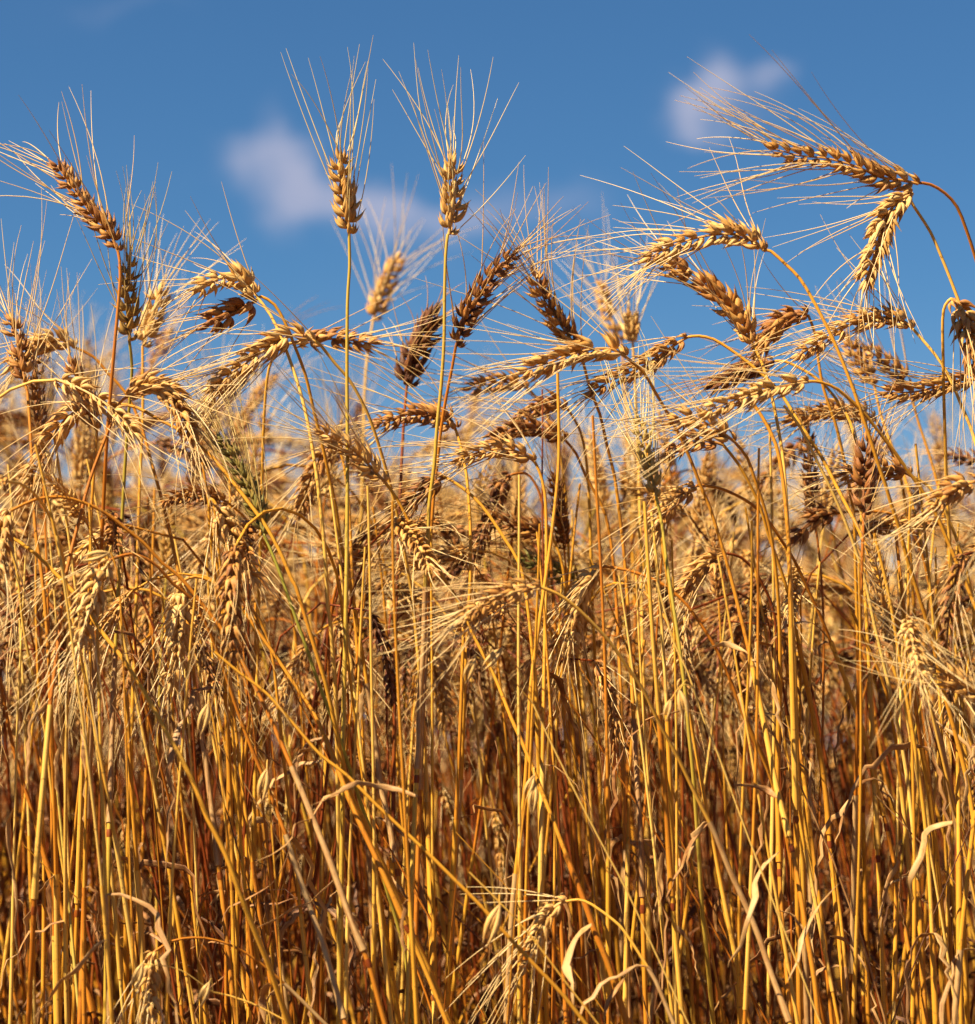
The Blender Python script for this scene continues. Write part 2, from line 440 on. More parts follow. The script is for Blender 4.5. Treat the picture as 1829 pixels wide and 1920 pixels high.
# ------------------------------------------------------------------ ground: a low crest that falls away behind the crop
def ground_z(x, y):
    y = np.asarray(y, float); x = np.asarray(x, float)
    t = np.clip((y-6.0)/14.0, 0, 1); s = t*t*(3-2*t)
    near = np.clip(1-(np.abs(y)+np.abs(x))/40.0, 0, 1)
    return -1.6*s + near*(.008*np.sin(x*9+y*3) + .006*np.sin(y*17-x*5))
gx = np.unique(np.r_[np.linspace(-6, 6, 90), np.linspace(-60, 60, 30), np.linspace(-3000, 3000, 20)])
gy = np.unique(np.r_[np.linspace(-3, 22, 150), np.linspace(22, 200, 30), np.linspace(200, 4000, 20), [-40, -12, -6]])
GX, GY = np.meshgrid(gx, gy, indexing='ij')
GV = np.stack([GX, GY, ground_z(GX, GY)], -1).reshape(-1, 3)
a_, b_ = len(gx), len(gy)
ii = (np.arange(a_-1)[:, None]*b_ + np.arange(b_-1)[None, :]).ravel()
gm = bpy.data.meshes.new('ground')
gm.from_pydata(GV.tolist(), [], np.stack([ii, ii+b_, ii+b_+1, ii+1], -1).tolist())
gm.polygons.foreach_set('use_smooth', [True]*len(gm.polygons))
m, t, b, out = base_mat('field_soil')
tcn = N(t, 'ShaderNodeTexCoord')
n1 = N(t, 'ShaderNodeTexNoise'); n1.inputs['Scale'].default_value = 30; n1.inputs['Detail'].default_value = 8
n2 = N(t, 'ShaderNodeTexNoise'); n2.inputs['Scale'].default_value = 2.5; n2.inputs['Detail'].default_value = 4
L(t, tcn.outputs['Object'], n1.inputs['Vector']); L(t, tcn.outputs['Object'], n2.inputs['Vector'])
c = ramp(t, n1.outputs['Fac'], [(.3, (.035, .015, .008)), (.55, (.085, .036, .016)), (.75, (.18, .085, .03))])
sp = N(t, 'ShaderNodeSeparateXYZ'); L(t, tcn.outputs['Object'], sp.inputs[0])
far = mathn(t, 'MULTIPLY', mathn(t, 'SUBTRACT', sp.outputs[1], 9.0), 0.1, clamp=True)
c2 = ramp(t, n2.outputs['Fac'], [(.3, (.27, .17, .065)), (.7, (.36, .24, .10))])
c = mixc(t, far, c, c2)
L(t, c, b.inputs['Base Color']); b.inputs['Roughness'].default_value = .95
bp = N(t, 'ShaderNodeBump'); bp.inputs['Strength'].default_value = .6; bp.inputs['Distance'].default_value = .02
L(t, n1.outputs['Fac'], bp.inputs['Height']); L(t, bp.outputs[0], b.inputs['Normal'])
gm.materials.append(m)
tag(add_obj('ground', gm), kind='structure')


# ------------------------------------------------------------------ one stalk traced from its ear down to the soil
def px_path(pts, d, rg, amp=.03, ph=None):
    """points of the photograph set at real distances; the distance wanders smoothly along the stalk"""
    out = []
    s = 0.; ph = rg.random()*6 if ph is None else ph
    for i, (x, y) in enumerate(pts):
        if i: s += math.hypot(x-pts[i-1][0], y-pts[i-1][1])
        out.append(at(x, y, d + amp*math.sin(s/260.+ph)))
    return np.array(out)
COUNT = [0]
def stalk(spec):
    label, d, ear, stem = spec['label'], spec.get('d', 2.0), spec.get('ear'), spec['stem']
    COUNT[0] += 1
    rg = random.Random(spec.get('seed', COUNT[0]*7+3))
    tint, green, etint = spec.get('tint', rg.uniform(.12, .55)), spec.get('green', 0.), spec.get('etint', rg.uniform(.2, .45))
    ph = rg.random()*6; amp = spec.get('amp', .03)
    full = ([tuple(p) for p in reversed(ear)] if ear else []) + [tuple(p) for p in stem]
    P = px_path(full, d, rg, amp, ph)
    ne = len(ear) if ear else 0
    st = P[max(0, ne-1):] if ear and math.dist(full[ne-1], full[ne]) > 1 else P[ne:]
    # on down to the soil
    last, dv = st[-1], unit(st[-1]-st[-3 if len(st) > 2 else -2])
    dv[2] = min(dv[2], -.6); dv = unit(dv)
    pts = [last]
    while pts[-1][2] > float(ground_z(pts[-1][0], pts[-1][1])) - .01:
        dv = unit(dv*np.array([.93, .93, 1.0])); pts.append(pts[-1]+dv*.05)
    st = np.vstack([st, np.array(pts[1:])]) if len(pts) > 1 else st
    C = catmull(st, .008)
    base = C[-1].copy(); base[2] = float(ground_z(base[0], base[1]))
    root = empty(spec.get('name', 'wheat_stalk'), base)
    tag(root, label, spec.get('cat', 'wheat stalk'), spec.get('group', 'wheat stalks in the front of the field'))
    n = len(C); ds = np.r_[0, np.cumsum(np.linalg.norm(np.diff(C, axis=0), axis=1))]
    rr = (.0012 + .00095*np.clip(ds/.65, 0, 1))*spec.get('r', 1.0)
    g = green*np.clip(1.15-ds/.9, .25, 1) if green else 0.
    mb = MB()
    tube(mb, C, rr, k=8, tint=tint, green=g, rnd=rg.random(), mi=0)
    add_obj('stem', mb.mesh('stem', [M_STEM], base), root)
    # leaf sheaths, nodes and blades
    if spec.get('leaves', True):
        zc = rg.uniform(.26, .56)
        idx = np.where(C[:, 2] < zc)[0]
        down = idx[idx > n*.25] if len(idx) else idx
        if len(down) > 8:
            i0 = down[0]; i1 = min(n-1, i0 + int(.15/.008))
            if i1-i0 > 5:
                seg = C[i0:i1]; mbS = MB()
                rs = rr[i0:i1]*1.18 + .0001; rs[0] *= 1.12; rs[-2:] *= 1.18
                tube(mbS, seg, rs*1.06, k=8, tint=rg.uniform(.1, .5), rnd=rg.uniform(.1, .5), mi=0)
                add_obj('leaf_sheath', mbS.mesh('leaf_sheath', [M_LEAF if rg.random() < .3 else M_STEM], base), root)
                mbN = MB()
                jn = min(i1, n-2); tube(mbN, np.array([C[jn-1]*.35+C[jn]*.65, C[jn], C[jn+1]*.35+C[jn]*.65]), rr[jn]*np.array([1.12, 1.32, 1.12]), k=8, tint=.95, rnd=.3, mi=0)
                add_obj('stem_node', mbN.mesh('stem_node', [M_STEM], base), root)
                for _ in range((rg.random() < spec.get('blade', .75)) + (rg.random() < .4)):
                    mbL = MB()
                    a = rg.uniform(0, 6.28)
                    ribbon(mbL, rg, C[i0], (math.cos(a)*.8, math.sin(a)*.5, rg.uniform(-.4, .8)), rg.uniform(.05, .20), rg.uniform(.003, .006), droop=rg.uniform(.8, 2.4), curl=rg.uniform(.2, .8))
                    add_obj('leaf', mbL.mesh('leaf', [M_LEAF], base), root)
    if ear:
        EP = catmull(P[:ne][::-1], .004)
        tdir = unit(EP[-1]-EP[0])
        view = unit(EP.mean(0)-CAM)
        sd_ = np.cross(tdir, view); roll = R(spec.get('roll', rg.uniform(-40, 40)))
        sd_ = unit(sd_)*math.cos(roll) + view*math.sin(roll)
        mbE, mbA = MB(), MB()
        build_ear(rg, EP, sd_, q=2, fat=spec.get('fat', 1.0), awn=spec.get('awn', .082), spread=spec.get('spread', .9), tint=etint, green=spec.get('egreen', green*.5),
                  agreen=spec.get('agreen', green*.8), mbE=mbE, mbA=mbA, awn_keep=spec.get('keep', .64), grav=spec.get('grav', .12))
        e = add_obj('ear', mbE.mesh('ear', ALLM, base), root)
        add_obj('awns', mbA.mesh('awns', [M_AWN], base), e)
    return root

# ------------------------------------------------------------------ the stalks that can be told apart, ear base to ear tip, then the stem from the ear down
HERO = [
 dict(label='tall stalk at the far left whose brown ear leans up and left', d=1.95, etint=.5, tint=.75, roll=25, fat=.95, spread=1.1, awn=.095, keep=.55,
  ear=[(222,472),(205,435),(172,400),(140,355),(105,308)], stem=[(222,472),(226,517),(215,652),(205,771),(200,839),(190,1029),(180,1200),(165,1500),(150,1920)]),
 dict(label='olive green stalk with an upright greenish ear beside the tall far-left stalk', d=1.97, green=.75, egreen=.4, etint=.62, spread=.45, awn=.09, roll=40, fat=.95, keep=.7,
  ear=[(243,640),(243,600),(239,550),(243,490)], stem=[(243,640),(248,690),(243,760),(235,870),(228,1000),(220,1150),(213,1300),(208,1450),(203,1650),(198,1920)]),
 dict(label='pale yellow fat ear standing close behind the greenish upright ear at left', d=2.14, etint=.08, fat=1.15, spread=1.0,
  ear=[(268,650),(278,615),(292,575),(300,545)], stem=[(268,650),(268,780),(262,920),(258,1070),(250,1300),(240,1600),(236,1920)]),
 dict(label='nodding stalk with a pale ear arched over leftward, high on the left side', d=1.98, etint=.2, tint=.25, roll=60, fat=1.1, spread=1.3,
  ear=[(480,553),(458,528),(425,518),(372,540)], stem=[(480,553),(508,591),(529,636),(556,710),(576,785),(593,883),(600,941),(610,1042),(615,1137),(620,1170),(630,1305),(634,1475),(637,1705),(639,1908)]),
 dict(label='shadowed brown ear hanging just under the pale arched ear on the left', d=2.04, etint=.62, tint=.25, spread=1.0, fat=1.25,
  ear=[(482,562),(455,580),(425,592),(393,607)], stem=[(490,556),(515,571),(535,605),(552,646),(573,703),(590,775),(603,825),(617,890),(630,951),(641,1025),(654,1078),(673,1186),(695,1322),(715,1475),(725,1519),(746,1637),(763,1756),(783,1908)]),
 dict(label='left of the two tall straight stalks with upright ears against the sky', d=1.95, green=.55, egreen=.12, etint=.3, tint=.2, roll=35, spread=.75, awn=.10, fat=1.12, keep=.5, amp=.01,
  ear=[(655,440),(650,400),(643,350),(638,297)], stem=[(655,440),(656,500),(652,568),(651,703),(652,839),(651,1008),(649,1136),(647,1237),(644,1373),(643,1475),(640,1700),(636,1920)], leaves=False),
 dict(label='right of the two tall straight stalks with upright ears against the sky', d=1.97, green=.45, egreen=.05, etint=.25, tint=.15, roll=-38, spread=.75, awn=.10, fat=1.08, keep=.5, amp=.01,
  ear=[(842,440),(848,400),(850,350),(850,303)], stem=[(840,440),(836,480),(834,560),(833,640),(828,720),(820,800),(815,870),(806,940),(803,1000),(797,1119),(795,1203),(788,1305),(785,1407),(780,1485),(772,1660),(763,1920)]),
 dict(label='dark brown ear leaning up right beside a tall straight upright stalk', d=2.02, etint=.68, tint=.6, roll=-35, spread=1.0, awn=.09,
  ear=[(855,650),(872,600),(900,550),(930,508),(965,475)], stem=[(855,650),(848,690),(838,740),(828,800),(820,870),(812,950),(806,1050),(800,1200),(790,1400),(775,1920)]),
 dict(label='darkest red-brown ear, upright and short-awned, in the middle of the blue gap', d=2.12, etint=.92, tint=.8, roll=60, fat=1.45, spread=1.2, awn=.035,  # red-brown husks, darkened further by etint for the shade on them
  ear=[(763,725),(770,690),(787,640),(812,590)], stem=[(763,725),(757,800),(752,900),(748,1000),(742,1200),(738,1500)]),
 dict(label='soft-focus pale upright ear between the two lone upright ears', d=2.5, etint=.2, spread=1.2, awn=.10, fat=1.1, group='wheat stalks behind the front row',
  ear=[(700,600),(712,565),(728,525),(745,485)], stem=[(700,600),(692,650),(685,720),(680,900),(672,1150)]),
 dict(label='nodding stalk whose ear sweeps down left behind two arched stems, left of centre', d=2.0, etint=.28, tint=.3, roll=-10, fat=1.1, spread=.75,
  ear=[(590,640),(555,628),(515,645),(470,675),(428,705),(390,745)], stem=[(590,640),(603,649),(630,683),(654,710),(678,751),(695,788),(712,839),(725,883),(739,937),(752,998),(766,1076),(776,1137),(790,1300),(800,1475),(815,1900)]),
 dict(label='brown ear lying level and pointing right, behind the left lone upright stalk', d=2.1, etint=.5, spread=.8,
  ear=[(562,640),(600,636),(650,637),(702,645)], stem=[(562,640),(525,652),(505,690),(497,760),(493,860),(490,1000),(485,1137),(480,1400)]),
 dict(label='stalk whose long arched stem carries a plump ear hanging at the left edge', d=1.93, etint=.25, tint=.3, roll=-15, fat=1.1, spread=.9,
  ear=[(168,760),(148,768),(118,792),(95,825),(75,865),(52,915)], stem=[(173,761),(217,757),(257,764),(295,785),(329,802),(366,829),(400,859),(434,900),(468,944),(502,991),(529,1042),(549,1090),(556,1102),(583,1190),(603,1254),(618,1310),(654,1475),(685,1542),(719,1620),(749,1688),(776,1756),(803,1814),(830,1885)]),
 dict(label='long arched stem whose drooping ear is cut by the left edge at mid height', d=1.88, etint=.3, tint=.5, spread=.9,
  ear=[(20,958),(8,985),(2,1030),(-6,1080)], stem=[(20,958),(68,936),(115,932),(156,942),(197,961),(237,992),(271,1019),(305,1056),(339,1083),(383,1137),(424,1190),(458,1247),(492,1315),(522,1380),(556,1458),(590,1542),(620,1617),(661,1732),(692,1807),(719,1908)]),
 dict(label='left of two low pale ears hanging straight down on hooked stems', d=1.9, etint=.12, tint=.55, fat=1.15, spread=1.0, roll=50,
  ear=[(205,1052),(190,1075),(175,1115),(160,1160),(146,1212)], stem=[(217,1046),(244,1039),(271,1046),(298,1064),(325,1095),(359,1122),(385,1165),(415,1240),(445,1330),(471,1400),(502,1475),(529,1546),(556,1627),(583,1705),(607,1773),(645,1910)]),
 dict(label='right of two low pale ears hanging straight down on hooked stems', d=1.92, etint=.12, tint=.6, fat=1.1, spread=1.0, roll=60,
  ear=[(342,1090),(338,1130),(336,1180),(333,1225),(318,1285)], stem=[(342,1090),(366,1081),(397,1090),(427,1112),(454,1139),(481,1180),(508,1217),(536,1258),(563,1298),(590,1339),(620,1407),(665,1520),(720,1640),(790,1800)]),
 dict(label='slanting yellow stem without a visible ear that runs down right across the lower middle', d=1.85, tint=.22, r=.85,
  stem=[(402,1222),(450,1262),(500,1300),(560,1368),(600,1414),(651,1454),(702,1505),(753,1553),(803,1600),(854,1651),(905,1702),(956,1759),(1007,1814),(1058,1868),(1098,1919)], leaves=False, amp=.01),
 dict(label='thick golden stem slanting down from the left edge under the long arched stem', d=1.87, etint=.3, tint=.35, r=1.15,
  ear=[(8,1000),(-12,1000),(-30,1030),(-45,1080)], stem=[(24,1008),(68,1039),(102,1073),(146,1120),(190,1183),(230,1234),(271,1298),(305,1359),(339,1420),(366,1475),(390,1536),(424,1603),(451,1678),(481,1753),(508,1820),(539,1915)], leaves=False),
 dict(label='level nodding ear pointing left, directly beside the right lone upright stalk', d=2.05, etint=.5, tint=.3, roll=30, fat=1.05, spread=.8,
  ear=[(855,806),(840,790),(808,777),(765,777),(710,795)], stem=[(855,806),(866,842),(875,890),(881,958),(883,1025),(882,1100),(880,1127),(876,1200),(871,1305),(866,1440),(859,1536),(851,1671),(844,1807),(837,1908)]),
 dict(label='ear pointing up left on a slanting stem, crossed by a tall greenish stem', d=1.93, etint=.3, tint=.25, roll=10, spread=.7,
  ear=[(723,905),(700,880),(670,850),(640,830),(605,810)], stem=[(723,905),(746,937),(773,988),(807,1039),(834,1086),(858,1124),(878,1170),(905,1224),(932,1278),(959,1346),(983,1400),(1017,1485),(1047,1563),(1075,1637),(1098,1695),(1119,1756),(1139,1803),(1176,1919)]),
 dict(label='ear with long husks lying level near the centre, just below a darker one', d=1.97, etint=.35, tint=.3, roll=0, spread=.55,
  ear=[(1003,866),(985,853),(950,842),(908,846),(858,860)], stem=[(1003,866),(1012,885),(1022,925),(1025,1000),(1024,1100),(1020,1300),(1015,1600),(1012,1900)]),
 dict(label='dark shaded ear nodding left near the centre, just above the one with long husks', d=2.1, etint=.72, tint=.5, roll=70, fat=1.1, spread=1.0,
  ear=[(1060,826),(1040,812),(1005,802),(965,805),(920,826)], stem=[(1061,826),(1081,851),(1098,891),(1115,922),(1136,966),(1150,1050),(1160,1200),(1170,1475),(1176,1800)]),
 dict(label='small tawny ear lying level before the sky, left of the big central ear', d=2.2, etint=.5, tint=.3, spread=.9,
  ear=[(990,728),(970,718),(930,718),(882,728)], stem=[(990,728),(1020,765),(1045,830),(1060,920),(1070,1100)]),
 dict(label='ear standing up and left from behind the big central nodding ear', d=2.04, etint=.45, tint=.3, roll=-20, spread=1.0, awn=.10, fat=1.05,
  ear=[(1090,668),(1070,635),(1045,600),(1020,560),(1003,515)], stem=[(1092,672),(1108,732),(1125,776),(1139,837),(1153,895),(1161,956),(1169,1024),(1176,1108),(1183,1237),(1191,1400),(1197,1500),(1203,1603),(1208,1807),(1212,1910)]),
 dict(label='big golden nodding ear at the centre right, lying level and pointing left', d=1.92, etint=.2, tint=.35, roll=-5, fat=1.2, spread=.7,
  ear=[(1174,670),(1148,655),(1110,655),(1070,665),(1030,680),(985,693)], stem=[(1176,671),(1207,698),(1227,732),(1247,766),(1271,810),(1292,854),(1312,905),(1332,953),(1349,1007),(1369,1075),(1390,1159),(1412,1254),(1433,1356),(1456,1475),(1480,1569),(1497,1654),(1511,1739),(1528,1841),(1536,1919)]),
 dict(label='ear crossing behind the big central one, on a long flat arch of stem', d=2.0, etint=.33, tint=.45, roll=5, fat=1.0, spread=.75,
  ear=[(1290,632),(1268,645),(1235,668),(1200,690),(1155,710),(1105,735)], stem=[(1290,632),(1311,630),(1338,636),(1365,652),(1392,671),(1419,693),(1439,710),(1467,741),(1490,778),(1514,815),(1538,852),(1558,890),(1582,937),(1602,975),(1626,1029),(1646,1078),(1670,1136),(1690,1176),(1711,1244),(1738,1305),(1758,1373),(1778,1458),(1800,1600),(1815,1920)]),
 dict(label='golden ear arched level against the sky at the right, above a long slanting ear', d=1.93, etint=.2, tint=.35, roll=0, fat=1.1, spread=.75, awn=.095,
  ear=[(1432,470),(1415,452),(1385,440),(1340,440),(1292,450),(1250,465),(1215,485)], stem=[(1434,470),(1446,471),(1473,495),(1500,522),(1521,556),(1541,593),(1565,642),(1585,690),(1602,734),(1619,785),(1633,825),(1646,866),(1660,907),(1673,951),(1687,991),(1700,1042),(1724,1119),(1748,1197),(1768,1288),(1792,1376),(1816,1475),(1835,1600)]),
 dict(label='long thick many-rowed ear slanting up left under the golden arched ear', d=2.0, etint=.42, tint=.25, roll=75, fat=1.15, spread=1.25, awn=.09,
  ear=[(1412,645),(1396,610),(1365,570),(1320,532),(1280,508),(1240,487)], stem=[(1412,646),(1429,680),(1446,737),(1460,805),(1470,873),(1477,975),(1485,1136),(1490,1237),(1497,1475),(1504,1569),(1509,1739),(1514,1908)]),
 dict(label='highest ear at the top right, held level and pointing left above all others', d=1.92, etint=.42, tint=.7, roll=0, fat=1.08, spread=.95, awn=.105, leaves=False,
  ear=[(1722,345),(1690,338),(1650,332),(1605,312),(1550,297),(1500,292),(1448,278)], stem=[(1722,343),(1745,346),(1772,362),(1795,388),(1812,430),(1829,482),(1850,560),(1875,700),(1895,900)]),
 dict(label='pale flat ear hanging down under the highest ear at the top right', d=1.98, etint=.12, tint=.3, roll=10, fat=1.15, spread=1.0, awn=.085, keep=.6,
  ear=[(1712,362),(1690,375),(1665,400),(1650,440),(1637,485),(1622,530)], stem=[(1708,376),(1724,402),(1745,435),(1765,480),(1785,530),(1800,570),(1815,605),(1832,650),(1855,720),(1880,900)], leaves=False),
 dict(label='ear arched level at the right with plump grain, below the pale flat hanging ear', d=1.97, etint=.3, tint=.25, roll=5, fat=1.0, spread=.75,
  ear=[(1712,617),(1690,600),(1650,595),(1612,602),(1575,620),(1540,640),(1497,665)], stem=[(1714,619),(1738,646),(1765,680),(1785,717),(1802,758),(1819,798),(1835,850),(1860,950),(1885,1100)]),
 dict(label='dark-sided nodding ear just left of the plump arched ear at the right', d=2.1, etint=.65, tint=.35, roll=60, fat=1.1,
  ear=[(1515,592),(1495,590),(1465,603),(1440,628),(1422,658)], stem=[(1517,594),(1530,630),(1535,676),(1545,730),(1565,788),(1578,839),(1592,907),(1602,975),(1606,1100),(1612,1300)]),
 dict(label='pale gold ear lying level at mid right with straight awns streaming left', d=1.9, etint=.15, tint=.25, roll=0, fat=1.0, spread=.55, awn=.105,
  ear=[(1516,716),(1490,720),(1450,727),(1410,740),(1368,755),(1322,772)], stem=[(1520,715),(1541,717),(1572,730),(1599,754),(1626,781),(1650,812),(1677,846),(1700,880),(1721,907),(1751,954),(1772,1002),(1795,1056),(1822,1120),(1850,1200),(1890,1400)]),
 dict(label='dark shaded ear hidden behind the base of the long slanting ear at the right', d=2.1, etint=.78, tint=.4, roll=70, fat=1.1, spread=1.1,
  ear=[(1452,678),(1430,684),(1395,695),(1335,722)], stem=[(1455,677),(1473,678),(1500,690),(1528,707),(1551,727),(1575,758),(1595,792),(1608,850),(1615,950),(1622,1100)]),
 dict(label='ear with gaping pale husks pointing up left at mid right, above two parallel stems', d=1.95, etint=.25, tint=.35, roll=5, fat=1.05, spread=.8,
  ear=[(1378,829),(1360,815),(1332,798),(1300,783),(1262,790)], stem=[(1380,831),(1402,859),(1416,900),(1429,937),(1443,988),(1455,1068),(1462,1170),(1463,1271),(1460,1373),(1458,1475),(1460,1560),(1462,1637),(1468,1740),(1477,1841)]),
 dict(label='lower twin ear tucked under the one with gaping husks at mid right', d=2.0, etint=.4, tint=.4, roll=10,
  ear=[(1356,834),(1325,826),(1288,826),(1250,850)], stem=[(1358,836),(1385,870),(1406,907),(1426,951),(1443,1008),(1465,1070),(1480,1119),(1494,1186),(1507,1254),(1521,1322),(1534,1390),(1548,1485),(1558,1603),(1568,1705),(1578,1807),(1589,1919)]),
 dict(label='yellow-green upright ear on a green stem, right of the centre', d=1.95, green=.7, egreen=.6, etint=.3, roll=0, spread=.3, fat=.85, awn=.08,
  ear=[(1232,932),(1220,885),(1207,835),(1200,785)], stem=[(1231,932),(1241,980),(1251,1058),(1262,1130),(1273,1203),(1284,1288),(1292,1373),(1299,1440),(1304,1502),(1311,1603),(1317,1705),(1325,1780),(1336,1900)], leaves=False),
 dict(label='small hooked ear under a flat brown arch of stem, right of the yellow-green ear', d=2.02, etint=.4, tint=.6, roll=60, fat=1.05,
  ear=[(1305,913),(1288,922),(1262,940),(1245,965),(1228,1005)], stem=[(1311,910),(1345,914),(1378,927),(1412,947),(1440,975),(1467,1015),(1490,1051),(1514,1102),(1538,1153),(1558,1203),(1578,1254),(1599,1312),(1619,1373),(1646,1485),(1663,1552),(1684,1654),(1697,1739),(1714,1841),(1722,1915)]),
 dict(label='low ear lying out to the left at the centre, well below the skyline ears', d=1.87, etint=.3, tint=.2, roll=50, fat=.9, spread=.6,
  ear=[(1014,1102),(990,1102),(950,1112),(908,1132),(868,1162)], stem=[(1017,1102),(1047,1114),(1075,1134),(1102,1159),(1132,1190),(1156,1220),(1186,1264),(1209,1298),(1240,1363),(1270,1417),(1307,1495),(1341,1563),(1368,1631),(1399,1698),(1423,1756),(1446,1824),(1480,1915)]),
 dict(label='pale ragged ear hanging down right of the low central ear', d=2.06, etint=.15, tint=.6, roll=50, fat=1.1,
  ear=[(1128,1066),(1105,1085),(1088,1120),(1074,1170),(1064,1235)], stem=[(1135,1062),(1180,1070),(1229,1088),(1260,1108),(1290,1136),(1321,1180),(1345,1220),(1368,1271),(1389,1325),(1412,1380),(1440,1441),(1470,1540),(1500,1700)]),
 dict(label='small sparse ear hooked over near the bottom, right of the centre', d=1.9, etint=.15, tint=.3, roll=0, fat=.9, keep=.6, spread=.6,
  ear=[(1062,1690),(1045,1697),(1022,1722),(1002,1765),(985,1815)], stem=[(1064,1690),(1085,1687),(1110,1696),(1150,1725),(1170,1745),(1200,1790),(1230,1840),(1262,1915)], r=.85),
 dict(label='small ear hanging into the bottom left corner from a thin dark arch of stem', d=1.9, etint=.15, tint=.7, roll=50, fat=.9, spread=.8,
  ear=[(290,1785),(283,1810),(279,1850),(284,1905)], stem=[(293,1782),(325,1764),(365,1758),(405,1763),(450,1780),(500,1815),(550,1860),(605,1915)], r=.75),
 dict(label='thick tawny ear drooping at the right edge on a stem bent like a hook', d=1.97, etint=.45, tint=.3, roll=50, fat=1.15,
  ear=[(1786,562),(1800,578),(1815,620),(1828,665),(1838,700)], stem=[(1784,560),(1773,572),(1768,600),(1769,680),(1770,737),(1773,839),(1775,900),(1780,1000),(1785,1100),(1792,1237),(1797,1475),(1800,1900)]),
 dict(label='ear entering from the right edge and pointing left with splayed husks', d=1.98, etint=.4, tint=.3, roll=5, spread=1.0,
  ear=[(1832,712),(1800,713),(1760,724),(1715,735),(1662,736)], stem=[(1832,712),(1860,716),(1890,740),(1920,800),(1945,1000)]),
 dict(label='slim ear leaning up left in the right-hand thicket behind the plump arched ear', d=2.2, etint=.4, tint=.25,
  ear=[(1638,722),(1625,700),(1608,675),(1592,640)], stem=[(1640,724),(1650,770),(1670,830),(1695,890),(1720,980),(1745,1100)]),
 dict(label='tawny ear leaning left above the ear that enters from the right edge', d=2.2, etint=.5, tint=.3,
  ear=[(1705,728),(1685,700),(1660,680),(1625,655)], stem=[(1706,730),(1722,790),(1745,860),(1765,940),(1780,1050)]),
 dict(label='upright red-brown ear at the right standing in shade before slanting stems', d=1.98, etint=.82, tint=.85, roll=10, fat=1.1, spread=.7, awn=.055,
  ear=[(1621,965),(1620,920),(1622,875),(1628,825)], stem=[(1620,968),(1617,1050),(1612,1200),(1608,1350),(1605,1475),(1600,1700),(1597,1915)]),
 dict(label='small ear lying level across the upright red-brown ear at the right', d=2.04, etint=.5, tint=.3,
  ear=[(1708,892),(1680,880),(1640,882),(1578,888)], stem=[(1710,893),(1740,910),(1765,945),(1790,1000),(1815,1080),(1835,1200)]),
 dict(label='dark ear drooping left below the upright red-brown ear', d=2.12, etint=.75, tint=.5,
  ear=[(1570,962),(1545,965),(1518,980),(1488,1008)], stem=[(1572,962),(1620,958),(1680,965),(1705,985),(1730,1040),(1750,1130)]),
 dict(label='tangled ear pointing left from the right edge at mid height', d=1.9, etint=.35, tint=.3, roll=40, fat=1.0,
  ear=[(1835,902),(1808,908),(1780,925),(1748,952)], stem=[(1836,902),(1860,906),(1890,940),(1915,1050)]),
 dict(label='out-of-focus brown ear slanting up right inside the blue gap at the right', d=2.4, etint=.6, tint=.3, group='wheat stalks behind the front row',
  ear=[(1505,825),(1485,845),(1455,880),(1428,910)], stem=[(1508,825),(1525,870),(1550,950),(1580,1080)]),
 dict(label='level ear behind the slanting stems, below the pale gold level ear', d=2.15, etint=.4, tint=.35, roll=60,
  ear=[(1640,785),(1600,772),(1550,770),(1480,790)], stem=[(1642,787),(1665,830),(1690,900),(1705,1000),(1715,1150)]),
 dict(label='pale ear with long awns reaching in low from the right edge', d=1.88, etint=.15, tint=.25, roll=10, spread=.5,
  ear=[(1845,1312),(1815,1290),(1780,1268),(1738,1242)], stem=[(1847,1314),(1880,1345),(1910,1420)]),
 dict(label='straw-coloured ear leaning up left behind the stems at the lower right', d=2.15, etint=.12, tint=.25,
  ear=[(1700,1228),(1685,1200),(1668,1170),(1645,1130)], stem=[(1701,1230),(1718,1290),(1730,1380),(1738,1500)]),
 dict(label='upright ear at the left edge with a dark base, above a nodding arch', d=1.97, etint=.5, tint=.4, roll=40, awn=.10, spread=.8,
  ear=[(47,720),(42,680),(33,640),(22,598)], stem=[(48,722),(52,737),(57,800),(59,839),(66,985),(75,1050),(85,1137),(95,1300),(105,1600),(110,1915)]),
 dict(label='arched golden ear pointing off the left edge behind the dark-based upright ear', d=2.05, etint=.25, tint=.45, fat=1.1, roll=10,
  ear=[(140,652),(118,638),(85,640),(52,658),(15,690)], stem=[(142,652),(176,669),(203,700),(234,734),(262,790),(288,880),(310,960),(330,1050),(350,1150),(368,1300)]),
 dict(label='slim ear rising up left out of the left-hand thicket toward the arched plump ear', d=2.06, etint=.45, tint=.35,
  ear=[(180,805),(165,765),(150,725),(132,680)], stem=[(182,810),(178,870),(172,960),(168,1100)]),
 dict(label='orange-brown stem bending right to a twisted dark ear whose pale tip hangs, upper left', d=1.9, etint=.3, tint=.72, roll=45, fat=1.1, keep=.6,
  ear=[(240,742),(270,722),(308,727),(338,762),(362,825)], stem=[(238,745),(225,755),(210,791),(190,842),(169,900),(149,975),(132,1042),(119,1110),(108,1220),(95,1322),(81,1475),(68,1637),(61,1773),(54,1908)]),
 dict(label='dark green unripe ear leaning up left on a green stem, left of centre', d=1.95, green=.95, egreen=.75, agreen=.6, etint=.75, tint=.4, roll=20, spread=.35, fat=.95,
  ear=[(495,1003),(485,965),(467,920),(445,870),(415,825)], stem=[(497,1006),(520,1060),(545,1130),(570,1200),(598,1281),(620,1339),(641,1397),(664,1464),(681,1519),(702,1576),(725,1664),(746,1732),(763,1807),(775,1910)], leaves=False),
 dict(label='loose pale ear hanging down right, beside the dark green unripe ear', d=1.97, etint=.2, tint=.45, fat=1.05,
